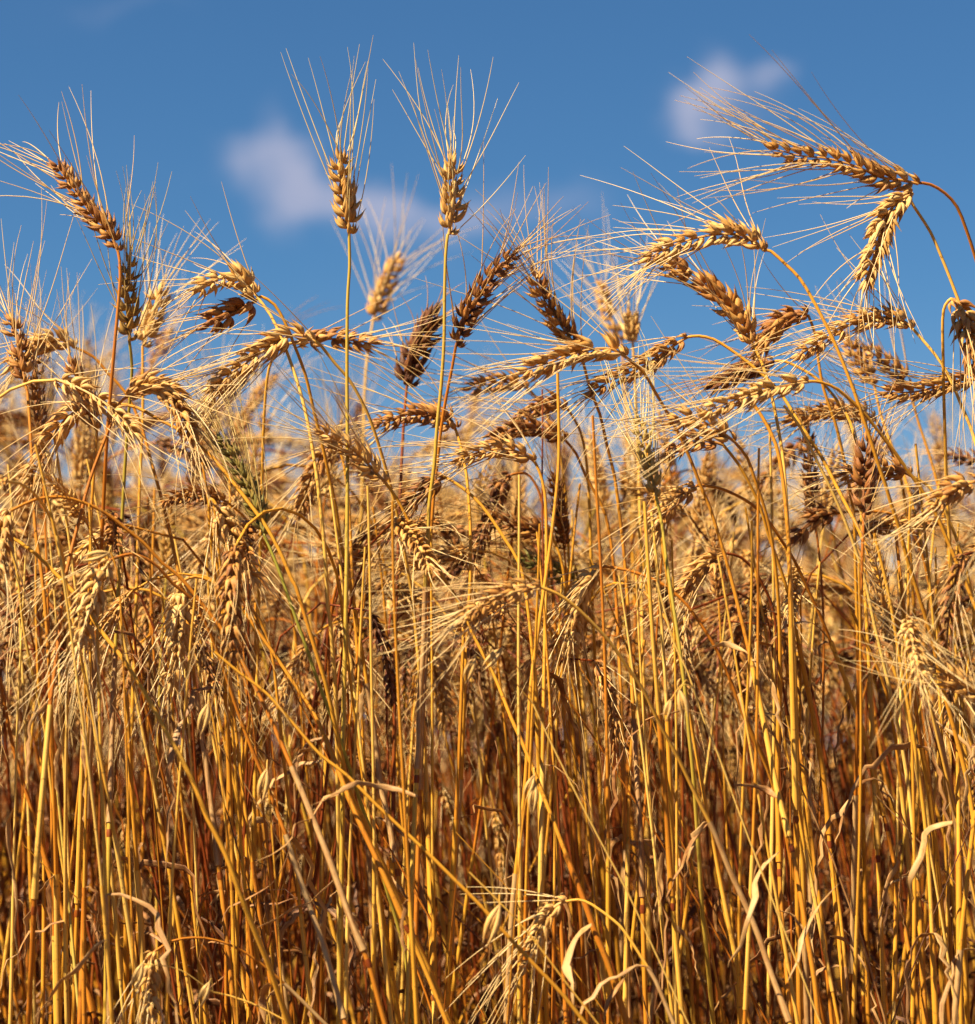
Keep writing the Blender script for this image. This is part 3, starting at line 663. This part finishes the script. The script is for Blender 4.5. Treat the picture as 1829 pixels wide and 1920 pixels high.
  ear=[(405,945),(425,985),(448,1030),(475,1085)], stem=[(405,945),(396,935),(392,955),(396,1010),(405,1100),(420,1250),(432,1500),(440,1900)]),
 dict(label='small ear hanging down left between the dark green ear and the left lone stem', d=2.08, etint=.35, tint=.4,
  ear=[(620,835),(603,855),(588,885),(575,920),(563,960)], stem=[(622,833),(634,838),(645,870),(655,950),(662,1100)]),
 dict(label='dark ragged ear hanging from a small hook of stem at the centre', d=2.12, etint=.75, tint=.8, fat=1.1, roll=60,
  ear=[(958,893),(942,905),(925,945),(908,990),(890,1038)], stem=[(960,890),(985,887),(1003,905),(1018,945),(1030,1020),(1040,1150)]),
 dict(label='brown ear pointing left below the centre from a curved shaded stem', d=2.0, etint=.62, tint=.4, fat=1.0,
  ear=[(834,896),(815,905),(790,922),(762,952)], stem=[(836,895),(868,915),(902,946),(929,983),(949,1014),(973,1054),(986,1108),(1000,1237),(1010,1400),(1018,1700)]),
 dict(label='ear leaning up left just right of the dark ragged central ear', d=2.15, etint=.6, tint=.4,
  ear=[(1032,1002),(1000,992),(965,985),(925,965)], stem=[(1034,1003),(1050,1040),(1060,1100),(1066,1250)]),
 dict(label='frayed dark ear pointing up right from a low blackish stem, left of centre', d=2.12, etint=.7, tint=.8,
  ear=[(638,1082),(652,1055),(670,1030),(692,1000)], stem=[(637,1085),(625,1125),(618,1200),(615,1350)]),
 dict(label='small blackish green ear lying behind the centre stems', d=2.2, etint=.9, egreen=.8, green=.5, tint=.5, awn=.05,
  ear=[(1075,1085),(1045,1072),(1012,1060),(978,1042)], stem=[(1077,1084),(1076,1060),(1085,1090),(1095,1200)]),
 dict(label='nodding frayed ear at the right centre under a dark curved stem', d=2.06, etint=.35, tint=.85, fat=1.05,
  ear=[(1362,1040),(1342,1046),(1312,1070),(1282,1112)], stem=[(1364,1038),(1390,1045),(1415,1070),(1435,1105),(1452,1150),(1462,1250)]),
 dict(label='blurred tan ear leaning up left behind the top of the big central ear', d=2.5, etint=.35, awn=.1, group='wheat stalks behind the front row',
  ear=[(1165,640),(1150,610),(1138,575),(1125,535)], stem=[(1166,642),(1170,700),(1176,800),(1185,1000)]),
 dict(label='blurred ear seen end on, a round tuft right of the big central ear', d=2.25, etint=.15, spread=1.4, roll=80, group='wheat stalks behind the front row',
  ear=[(1186,640),(1184,625),(1183,610),(1182,592)], stem=[(1187,642),(1190,700),(1195,800),(1200,950),(1205,1200)]),
 dict(label='tawny nodding ear right of centre, just below the small level ear before the sky', d=2.15, etint=.6, tint=.4, roll=60,
  ear=[(1062,765),(1040,756),(1005,766),(968,795)], stem=[(1064,766),(1085,800),(1098,850),(1106,950),(1110,1100)]),
]
for sp_ in HERO: stalk(sp_)

# stems of the front row whose ears cannot be made out: (points, tint, green, thickness)
BARE = [([(1209,940),(1216,1060),(1225,1200),(1236,1340),(1248,1500),(1262,1700),(1280,1915)], .2, 0, 1.15, 'straight pale golden stem just left of the green stem at right of centre'),
 ([(1222,960),(1232,1060),(1243,1200),(1254,1400),(1262,1650),(1268,1915)], .08, 0, 1.0, 'pale stem running close along the straight golden one right of centre'),
 ([(1017,730),(1018,800),(1017,900),(1020,1100),(1028,1250),(1040,1400),(1052,1600)], .98, 0, .55, 'very thin dark red stem at the centre'),
 ([(1000,760),(1046,700),(1048,860),(1035,1000),(1010,1180),(995,1300),(985,1475),(962,1700),(950,1915)][1:], .25, 0, 1.0, 'golden stem leaning left below the big central ear'),
 ([(1545,1475),(1530,1380),(1560,1600),(1580,1750),(1592,1915)][2:], .4, 0, 1.1, 'thick stem at the bottom right beside a hanging leaf'),
 ([(183,1180),(186,1300),(190,1450),(196,1600),(206,1915)], .1, .1, 1.0, 'bright yellow stem beside the olive green stem at left'),
 ([(237,1290),(243,1400),(252,1550),(262,1700),(275,1915)], .3, 0, 1.3, 'thick orange stem with a sheath at the lower left'),
 ([(0,1270),(25,1400),(60,1520),(100,1660),(150,1800),(180,1915)], .4, 0, 1.2, 'orange stem slanting from the left edge to the bottom left'),
 ([(100,1400),(115,1550),(130,1700),(150,1915)], .15, .5, .9, 'yellow-green stem in the bottom left thicket'),
 ([(0,1000),(30,1060),(45,1180),(70,1300),(85,1370),(100,1500),(130,1700)], .08, .15, .9, 'pale curved stem at the left edge'),
 ([(1829,1520),(1815,1640),(1803,1760),(1790,1915)], .35, 0, 1.4, 'thick golden stem leaning right at the bottom right corner'),
 ([(1470,760),(1500,800),(1535,870),(1560,920),(1590,990),(1620,1080),(1640,1170),(1670,1300),(1700,1450),(1720,1650),(1735,1915)], .06, 0, .95, 'pale straw stem running down right from the pale gold level ear'),
 ([(1440,1130),(1475,1250),(1500,1400),(1520,1560),(1545,1760),(1560,1915)], .35, 0, 1.0, 'golden stem between the two twin-ear stems at right'),
 ([(870,1180),(862,1400),(850,1640),(836,1915)], .5, 0, 1.1, 'orange stem at the centre beside the level nodding stalk'),
 ([(480,1130),(478,1250),(462,1400),(450,1550),(440,1915)], .3, 0, 1.0, 'golden stem leaning left under the dark green ear'),
 ([(1415,760),(1440,800),(1462,860),(1478,1000),(1484,1200),(1492,1500),(1500,1915)], .3, 0, 1.15, 'smooth golden stem right of the twin ears'),
 ([(1500,1090),(1600,1150),(1662,1300),(1690,1475),(1710,1700),(1722,1915)][1:], .45, 0, 1.0, 'orange stem in the dense right-hand sheaf'),
 ([(1640,1000),(1668,1120),(1690,1250),(1716,1400),(1740,1600),(1755,1915)], .2, 0, 1.0, 'yellow stem in the dense right-hand sheaf'),
 ([(1680,1000),(1700,1180),(1722,1360),(1745,1500),(1765,1700),(1780,1915)], .55, 0, 1.1, 'brown-orange stem in the dense right-hand sheaf'),
 ([(1270,1020),(1240,1130),(1209,1200),(1190,1330),(1180,1500),(1172,1915)][2:], .35, 0, 1.0, 'golden stem just right of the centre')]
for i, (p, tint, g, r_, lab) in enumerate(BARE):
    stalk(dict(label=lab, d=1.9+.012*(i*7 % 17), stem=p, tint=tint, green=g, r=r_, seed=900+i, leaves=(r_ > .9), cat='wheat stem', amp=.015))

# ------------------------------------------------------------------ wild oats tangled in the wheat
oat_husk = husk_template(10, [(0, .12), (.08, .4), (.25, .85), (.42, 1.), (.6, .85), (.78, .5), (.92, .2), (1.02, .04)])
def oat(label, d, stem, spikes, tint=.1):
    rg = random.Random(int(stem[0][0]))
    P = np.array([at(x, y, d) for x, y in stem])
    pts = [P[-1]]; dv = unit(P[-1]-P[-2]); dv[2] = min(dv[2], -.5)
    while pts[-1][2] > 0: pts.append(pts[-1]+dv*.05)
    C = catmull(np.vstack([P, np.array(pts[1:])]) if len(pts) > 1 else P, .01)
    base = C[-1].copy(); base[2] = 0
    root = empty('wild_oat', base); tag(root, label, 'wild oat', 'wild oats tangled in the wheat')
    mb = MB(); tube(mb, C, .0007, k=6, tint=tint, rnd=rg.random())
    add_obj('stem', mb.mesh('stem', [M_STEM], base), root)
    for (x0, y0, x1, y1) in spikes:
        a, b = at(x0, y0, d-.01), at(x1, y1, d-.01)
        near = C[np.argmin(np.linalg.norm(C-a, axis=1))]
        mb = MB(); D = b-a; ln = np.linalg.norm(D); view = unit(CAM-a); sd_ = np.cross(unit(D), view)
        O, DD, NN = [], [], []
        for s in (-1, 1):
            O.append(a); DD.append(D + sd_*s*ln*.05); NN.append(sd_*s + view*.6)
        O.append(a+D*.05); DD.append(D*.8 + sd_*ln*.02); NN.append(view)
        husks(mb, oat_husk, np.array(O), np.array(DD), np.array(NN), np.array([ln, ln*.95, ln*.75]), np.array([ln*.09, ln*.08, ln*.05]), np.array([.1, .35, .6]), .22, .05)
        arc = np.array([near, near*.5+a*.5+np.array([0, 0, .006]), a+unit(D)*.001])
        tube(mb, catmull(arc, .003), .0004, k=5, tint=.1, mi=0)
        add_obj('spikelet', mb.mesh('spikelet', ALLM, base), root)
oat('thin wild oat with an oat husk hanging right of centre, beside the green stem', 1.86, [(1232,1090),(1262,1200),(1290,1260),(1320,1350),(1345,1410),(1400,1560),(1450,1690),(1520,1870)], [(1274,1292,1288,1352), (1258,1310,1246,1352)], .05)
oat('thin wild oat with two pale husks, below the low central ear', 1.86, [(1040,1260),(975,1250),(1000,1320),(1037,1400),(1108,1542),(1176,1671),(1220,1766)][2:], [(943,1214,903,1256), (892,1228,869,1282)], .05)
oat('thin wild oat whose husk hangs near the bottom, left of the small hooked ear', 1.84, [(880,1635),(935,1690),(990,1748),(1060,1840),(1118,1915)], [(938,1695,908,1775)], .15)
oat('wild oat husk pointing left above the left low hanging ear', 1.86, [(207,1036),(214,1050),(224,1100),(232,1250),(240,1500)], [(207,1036,150,1048)], .3)
oat('wild oat husk hanging in front of a broken stem at the lower left', 1.86, [(390,1300),(396,1330),(408,1400),(430,1600),(440,1800)], [(391,1318,373,1378)], .3)
oat('thin wild oat with a pale husk among orange stems, left of the lower centre', 1.88, [(480,1560),(502,1440),(506,1500),(520,1700),(530,1900)][1:], [(501,1440,487,1505)], .3)
oat('wild oat with slim husks beside a straight stem at the lower centre', 1.88, [(1005,1440),(1000,1456),(985,1510),(975,1600),(960,1800)], [(1003,1452,982,1500), (1004,1468,996,1525)], .3)
oat('wild oat hanging beside the small ear in the bottom left corner', 1.87, [(395,1835),(385,1830),(330,1795),(295,1795),(400,1860),(470,1880)][4:], [(394,1840,370,1890), (268,1805,247,1860)], .3)

# ------------------------------------------------------------------ dry leaves caught in the crop, traced
def blade(label, d, pts, width, seed):
    rg = random.Random(seed)
    P = np.array([at(x, y, d + .012*math.sin(i*1.3)) for i, (x, y) in enumerate(pts)])
    C = catmull(P, .004); n = len(C); u = np.linspace(0, 1, n)
    mb = MB()
    jag = np.interp(np.arange(n), np.arange(0, n+6, 3), np.array([rg.uniform(.45, 1.2) for _ in range(len(np.arange(0, n+6, 3)))]))
    wv = width*.36*np.clip(np.minimum(.35+u*5, 1)*(1-u**2.5)+.06, .06, 1)*jag
    C = C + np.stack([np.interp(np.arange(n), np.arange(0, n+8, 4), [rg.gauss(0, .0022) for _ in range(len(np.arange(0, n+8, 4)))]) for _ in range(3)], 1)
    tube(mb, C, wv, .0002+wv*.07, k=8, ref=(.5, -.4, .6), twist=np.linspace(0, rg.uniform(-2, 2), n), rnd=rg.random(), mi=3)
    o = add_obj('dry_leaf', mb.mesh('dry_leaf', [M_LEAF], C[0])); o.location = C[0]
    tag(o, label, 'dry leaf', 'withered leaves caught between the stems')
LEAVES = [('broad withered leaf folded over a stem, lower left of centre', 1.84, [(778,1490),(730,1480),(700,1473),(672,1480),(640,1482),(605,1492),(580,1510)], .007),
 ('long withered leaf crossing slantwise over stems at the lower left', 1.86, [(640,1480),(610,1500),(570,1530),(545,1560),(530,1590),(478,1620),(476,1640)], .006),
 ('pale dry leaf slanting up right near the bottom left', 1.85, [(60,1905),(85,1875),(130,1830),(160,1800),(185,1775),(205,1765)], .008),
 ('pale twisted leaf hanging from a broken joint at the lower right', 1.88, [(1453,1592),(1440,1615),(1418,1650),(1405,1700),(1388,1760),(1368,1815)], .008),
 ('straight pale leaf slanting down left from a joint at the bottom right', 1.88, [(1562,1660),(1545,1690),(1520,1730),(1495,1790),(1478,1840)], .009),
 ('short curled leaf sticking out left from a stem at the right', 1.88, [(1458,1488),(1438,1480),(1410,1472),(1383,1471)], .007),
 ('curling leaf shaped like an S in the right-hand sheaf', 1.88, [(1798,1548),(1770,1555),(1740,1570),(1722,1600),(1705,1640),(1700,1680),(1712,1695)], .008),
 ('dark curved leaf bowing over at the bottom right', 1.95, [(1548,1750),(1580,1758),(1610,1785),(1630,1820),(1632,1850),(1615,1875)], .007),
 ('torn leaf leaning against a stem at the bottom centre', 1.87, [(1100,1745),(1082,1760),(1072,1800),(1068,1860),(1072,1915)], .012),
 ('bent pale leaf forming a peak at the bottom centre', 1.88, [(1130,1915),(1150,1870),(1180,1815),(1205,1812),(1225,1822)], .006),
 ('narrow strip of leaf beside an upright sheath at the lower centre', 1.9, [(968,1535),(955,1570),(950,1640),(950,1700),(952,1780)], .006),
 ('withered leaf strip hanging at the left edge', 1.88, [(28,1510),(22,1560),(20,1640),(25,1700),(32,1840)], .006),
 ('small hanging leaf left of the centre bottom', 1.88, [(497,1845),(495,1870),(500,1915)], .013),
 ('pale leaf strip slanting up right between stems at the lower left', 1.9, [(412,1725),(430,1705),(480,1675),(530,1622),(560,1570)], .005),
 ('pale narrow leaf crossing low between the left and centre stems', 1.9, [(480,1740),(520,1722),(570,1695),(610,1660),(640,1640)], .005),
 ('yellowed leaf hanging among the orange stems at the right edge of the centre', 1.9, [(1250,1600),(1244,1650),(1232,1690),(1234,1730)], .009),
 ('papery leaf scrap poking up beside stems at the right', 1.92, [(1730,1130),(1735,1115),(1748,1098)], .009),
 ('short pale leaf sliver floating left of the right-hand stems', 1.88, [(1344,1203),(1365,1210),(1385,1220),(1403,1233)], .006)]
for i, (lab, d, p, wd) in enumerate(LEAVES): blade(lab, d, p, wd, 50+i)

# ------------------------------------------------------------------ further individuals, copied from a set of stalks of different habit
def gen_stalk(rg, q, h, bend, lean, etint, tint, green=0., leaf=True):
    """a stalk standing at the origin and bending toward +X; returns meshes of stem, sheath, leaf, ear, awns"""
    Ls = h*1.03; n = 34 if q else 14
    earL = rg.uniform(.072, .10)
    u = np.linspace(0, 1, n)
    neck = .82 if bend < 60 else .74
    th = R(lean) + R(bend)*np.clip((u-neck)/(1.03-neck), 0, 1)**1.2
    wob = .035*np.sin(u*rg.uniform(3, 7)+rg.random()*6)
    dx = np.sin(th+wob); dz = np.cos(th+wob); dy = .03*np.sin(u*5+rg.random()*6)
    st = Ls/(n-1)
    P = np.stack([np.r_[0, np.cumsum(dx[:-1])]*st, np.r_[0, np.cumsum(dy[:-1])]*st, np.r_[0, np.cumsum(dz[:-1])]*st], 1)
    P[:, 2] -= .01
    out = {}
    rr = .0020 - .00085*u
    k = 8 if q else 5
    mb = MB(); tube(mb, P, rr, k=k, tint=tint, green=green*(.3+.7*u) if green else 0., rnd=rg.random(), mi=0); out['stem'] = mb
    if q:
        i1 = int(n*rg.uniform(.38, .6)); i0 = max(1, i1-7)
        mb = MB(); tube(mb, P[i0:i1], rr[i0:i1]*1.25+.0001, k=8, tint=rg.uniform(.1, .5), rnd=rg.uniform(.1, .5), mi=0); out['leaf_sheath'] = mb
    else: i1 = int(n*.5)
    if leaf:
        mb = MB(); a = rg.uniform(0, 6.28)
        ribbon(mb, rg, P[i1-1], (math.cos(a)*.8, math.sin(a)*.8, rg.uniform(-.5, .8)), rg.uniform(.05, .17), rg.uniform(.003, .006), droop=rg.uniform(.5, 2), n=16 if q else 9, tint=.45 if q else .85, curl=.5)  # low-detail crop leaves tinted darker, canopy shade put into their colour
        out['leaf'] = mb
        for _ in range(0 if q else 2):
            j = int(n*rg.uniform(.12, .45)); a = rg.uniform(0, 6.28)
            ribbon(mb, rg, P[j], (math.cos(a)*.8, math.sin(a)*.8, rg.uniform(-.5, .8)), rg.uniform(.08, .16), rg.uniform(.004, .007), droop=rg.uniform(.8, 2.4), n=9, tint=.85, curl=.6)
    tE = th[-1]+np.cumsum(np.full(9, R(rg.uniform(0, 5) if bend > 40 else rg.uniform(-1, 2))))
    E = np.vstack([P[-1:], P[-1]+np.cumsum(np.stack([np.sin(tE), .04*np.sin(np.arange(9.)*.5), np.cos(tE)], 1)*earL/9, 0)])
    phi = rg.uniform(0, math.pi)
    side = np.array([math.cos(th[-1])*math.cos(phi), math.sin(phi), -math.sin(th[-1])*math.cos(phi)])
    me, ma = MB(), MB()
    build_ear(rg, E, side, q=q, fat=rg.uniform(.82, 1.1), awn=rg.uniform(.07, .09), spread=rg.uniform(.7, 1.15), tint=etint, green=green*.4, agreen=green*.5, mbE=me, mbA=ma, awn_keep=.55 if q else .27)
    out['ear'] = me; out['awns'] = ma
    return out
rg = random.Random(11)
HABIT = [('upright', 6, 3), ('leaning', 30, 8), ('nodding', 80, 5), ('arched', 115, 6), ('hanging', 150, 4), ('hanging', 165, 9)]
TONE = [('pale straw', .12, .15), ('golden', .32, .3), ('tawny', .52, .45), ('dark brown', .75, .6)]
PROTO = []
for hi, (hn, bend, lean) in enumerate(HABIT):
    for ti, (tn, et, st_) in enumerate(TONE):
        o = gen_stalk(rg, 1, .72, bend+rg.uniform(-8, 8), lean, et, st_, green=.6 if (hi, ti) in ((0, 1), (3, 2)) else 0.)
        mats = {'stem': [M_STEM], 'leaf_sheath': [M_LEAF if (hi+ti) % 3 == 0 else M_STEM], 'leaf': [M_LEAF], 'ear': ALLM, 'awns': [M_AWN]}
        PROTO.append((hn, tn, {k: v.mesh(k, mats[k]) for k, v in o.items()}))
for ti, (tn, st_) in enumerate((('pale', .05), ('yellow', .18), ('golden', .3), ('orange', .5))):
    o = gen_stalk(rg, 1, .72, 4, 2+ti, .3, st_, leaf=(ti % 2 == 0)); o.pop('ear'); o.pop('awns')
    PROTO.append(('headless', tn, {k: v.mesh(k, {'leaf': [M_LEAF]}.get(k, [M_STEM])) for k, v in o.items()}))
protos = [None]*len(PROTO); LR = random.Random(31)
def place(pi, x, y, rz, sc, label, group):
    hn, tn, ms = PROTO[pi]
    if protos[pi] is None:
        r = empty('wheat_stalk', (0, 0, 0))
        ch = {}
        for k, me in ms.items():
            if k != 'awns': ch[k] = add_obj(k, me, r)
        if 'ear' in ms: ch['awns'] = add_obj('awns', ms['awns'], ch['ear'])
        protos[pi] = r
    else:
        src = protos[pi]
        r = src.copy(); S.collection.objects.link(r)
        for c0 in list(src.children):
            c = c0.copy(); S.collection.objects.link(c); c.parent = r
            for g0 in c0.children:
                g = g0.copy(); S.collection.objects.link(g); g.parent = c
    r.location = (x, y, float(ground_z(x, y))); r.rotation_euler = (Matrix.Rotation(LR.gauss(-.03, .06), 3, 'Y') @ Matrix.Rotation(LR.gauss(0, .05), 3, 'X') @ Matrix.Rotation(rz, 3, 'Z')).to_euler(); r.scale = (sc, sc, sc)
    tag(r, label, 'wheat stalk', group)
    return r
rg = random.Random(5)
NCOPY = 300 - COUNT[0]
for i in range(NCOPY):
    f = (i+.5)/NCOPY
    d = 1.98 + 1.15*f**.85
    hw = .205*d + .06
    x = rg.uniform(-hw, hw)
    pi = rg.choice([0, 1, 2, 3, 4, 5, 6, 7, 8, 9, 10, 11, 12, 13, 14, 15, 16, 17, 18, 19, 20, 21, 22, 23, 12, 13, 14, 17, 18])
    if i % 10 in (0, 3, 6):                             # a straight stem whose head is lost among the others
        pi = 24 + rg.randrange(4); d = rg.uniform(1.88, 2.2); x = (-1 + 2*((i*.618034) % 1))*.2*d
        h = .41 + (1400-rg.uniform(820, 1120))*d/F0
        place(pi, x, d, rg.uniform(0, 6.28), h/.72, 'straight %s wheat stem in front whose head is lost among the other heads' % PROTO[pi][1], 'straight %s stems with hidden heads' % PROTO[pi][1])
        continue
    hn, tn, _ = PROTO[pi]
    lim = min(.84, .41 + ((1400-(590 if x < -.12*d else (700 if x < .15 else 780))) if rg.random() < .6 else (1400-(820 if x < 0 else 930)))*d/F0)     # how tall it may be, so that the sky stays open
    h = rg.uniform(min(.54, lim-.06), lim)
    if hn == 'upright': h = min(h, lim-.10)
    if hn == 'leaning': h = min(h, lim-.06)
    if hn == 'nodding': h = min(h, lim-.02)
    rz = math.pi + rg.gauss(0, .7) if rg.random() < .7 else rg.uniform(-1.2, 1.2)
    zone = 'left' if x < -.33*hw else ('right' if x > .33*hw else 'middle')
    rank = 'just behind the front row' if d < 2.45 else 'in the soft-focus ranks behind'
    place(pi, x, d, rz, h/.72, '%s wheat stalk with %s ear, %s, %s' % (tn, hn, rank, zone if zone == 'middle' else zone+' side'),
          '%s %s wheat stalks %s' % (tn, hn, rank))

# ------------------------------------------------------------------ the rest of the crop, beyond counting
rg = random.Random(77)
LOW = []
for i in range(36):
    hn, bend, lean = HABIT[i % 6]; tn, et, st_ = TONE[(i//6) % 4]
    p = gen_stalk(rg, 0, .72, bend+rg.uniform(-12, 12), lean+rg.uniform(-2, 6), et, st_)
    m_ = MB()
    for k, v in p.items(): m_.merge(v)
    LOW.append(m_)
crop = MB()
NB = 0
def sow(n, fn):
    global NB
    for _ in range(n):
        x, y, h = fn()
        rz = math.pi + rg.gauss(0, .8) if rg.random() < .65 else rg.uniform(-1.6, 1.6)
        crop.merge(LOW[rg.randrange(36) if y > 2.35 else 6*rg.randrange(6)+rg.choice((2, 3, 4, 5))], rz, (x, y, float(ground_z(x, y))), h/.72, tint=rg.uniform(-.15, .15), stem_tint=rg.uniform(.22, .85), lean=(rg.gauss(-.03, .07), rg.gauss(0, .05))); NB += 1  # stem_tint: browner old straw, plus the crop's inner shade painted into the stems
def back():
    d = 2.35 + 3.3*rg.random()**1.25
    hw = .195*d + .45
    x = rg.uniform(-hw, hw)
    k = rg.random(); top = min(.86, .34 + (1400-((600 if x/d < -.13 else (780 if x/d < -.03 else 900)) - (90 if k < .25 else 0)))*d/F0)
    return x, d, rg.uniform(max(.40, top-.26), max(.58, top))
def front():
    d = rg.uniform(2.12, 2.5); x = rg.uniform(-.2*d, .2*d)
    return x, d, rg.uniform(.54, .41 + (1400-(850 if x < 0 else 930))*d/F0)
def flankL():
    d = rg.uniform(1.75, 2.4); return -rg.uniform(.2*d+.17, .2*d+.9), d, rg.uniform(.5, .72)
def flankR():
    d = rg.uniform(1.75, 2.4); return rg.uniform(.2*d+.16, .2*d+.7), d, rg.uniform(.45, .68)
sow(2550, back); sow(110, front); sow(230, flankL); sow(130, flankR)
o = add_obj('wheat_crop', crop.mesh('wheat_crop', ALLM))
tag(o, 'dense mass of ripe wheat filling the field behind the front stalks', 'wheat crop', kind='stuff')
print('stalks', COUNT[0], 'copies', NCOPY, 'crop', NB)

# straw litter between the rows
mb = MB(); rg = random.Random(8)
for i in range(2600):
    y = rg.uniform(1.7, 6.2); x = rg.uniform(-.25*y-.5, .25*y+.5); a = rg.uniform(0, 6.28); ln = rg.uniform(.04, .2)
    z = float(ground_z(x, y)) + .004 + rg.random()*.03
    p0 = np.array([x, y, z]); dv = np.array([math.cos(a), math.sin(a), rg.uniform(-.15, .5)])*ln
    tube(mb, np.array([p0, p0+dv*.5+[0, 0, rg.uniform(0, .01)], p0+dv]), .0016 if rg.random() < .6 else .003, .0012, k=4, tint=rg.uniform(.5, 1), rnd=rg.random(), mi=3)
o = add_obj('straw_litter', mb.mesh('straw_litter', ALLM))
tag(o, 'broken straw and fallen leaves lying on the soil between the stalks', 'straw litter', kind='stuff')

# thin dead grass stems crossing between the stalks
mb = MB(); rg = random.Random(21)
for i in range(170):
    y = 1.95 + 1.6*rg.random()**1.3; x = rg.uniform(-.22*y-.1, .22*y+.1); a = rg.uniform(0, 6.28) if rg.random() < .4 else math.pi + rg.gauss(0, .6)
    k = abs(rg.gauss(.25, .25)); hh = rg.uniform(.3, .62) if y < 2.5 else rg.uniform(.3, .7)
    u = np.linspace(0, 1, 8)[:, None]; dv = np.array([math.cos(a)*k, math.sin(a)*k*.5, 1.0])*hh
    P = np.array([x - dv[0]*.5, y - dv[1]*.5, float(ground_z(x, y))]) + dv*u + np.array([math.cos(a), 0, -.5])*u*u*rg.uniform(0, .12)
    tube(mb, P, (.0011-.0006*u[:, 0])*rg.uniform(.6, 1.3), k=5, tint=rg.uniform(.2, 1), rnd=rg.random(), mi=0 if rg.random() < .7 else 3)
o = add_obj('dead_grass', mb.mesh('dead_grass', ALLM))
tag(o, 'thin dead grass stems crossing between the wheat stalks', 'dead grass', kind='stuff')
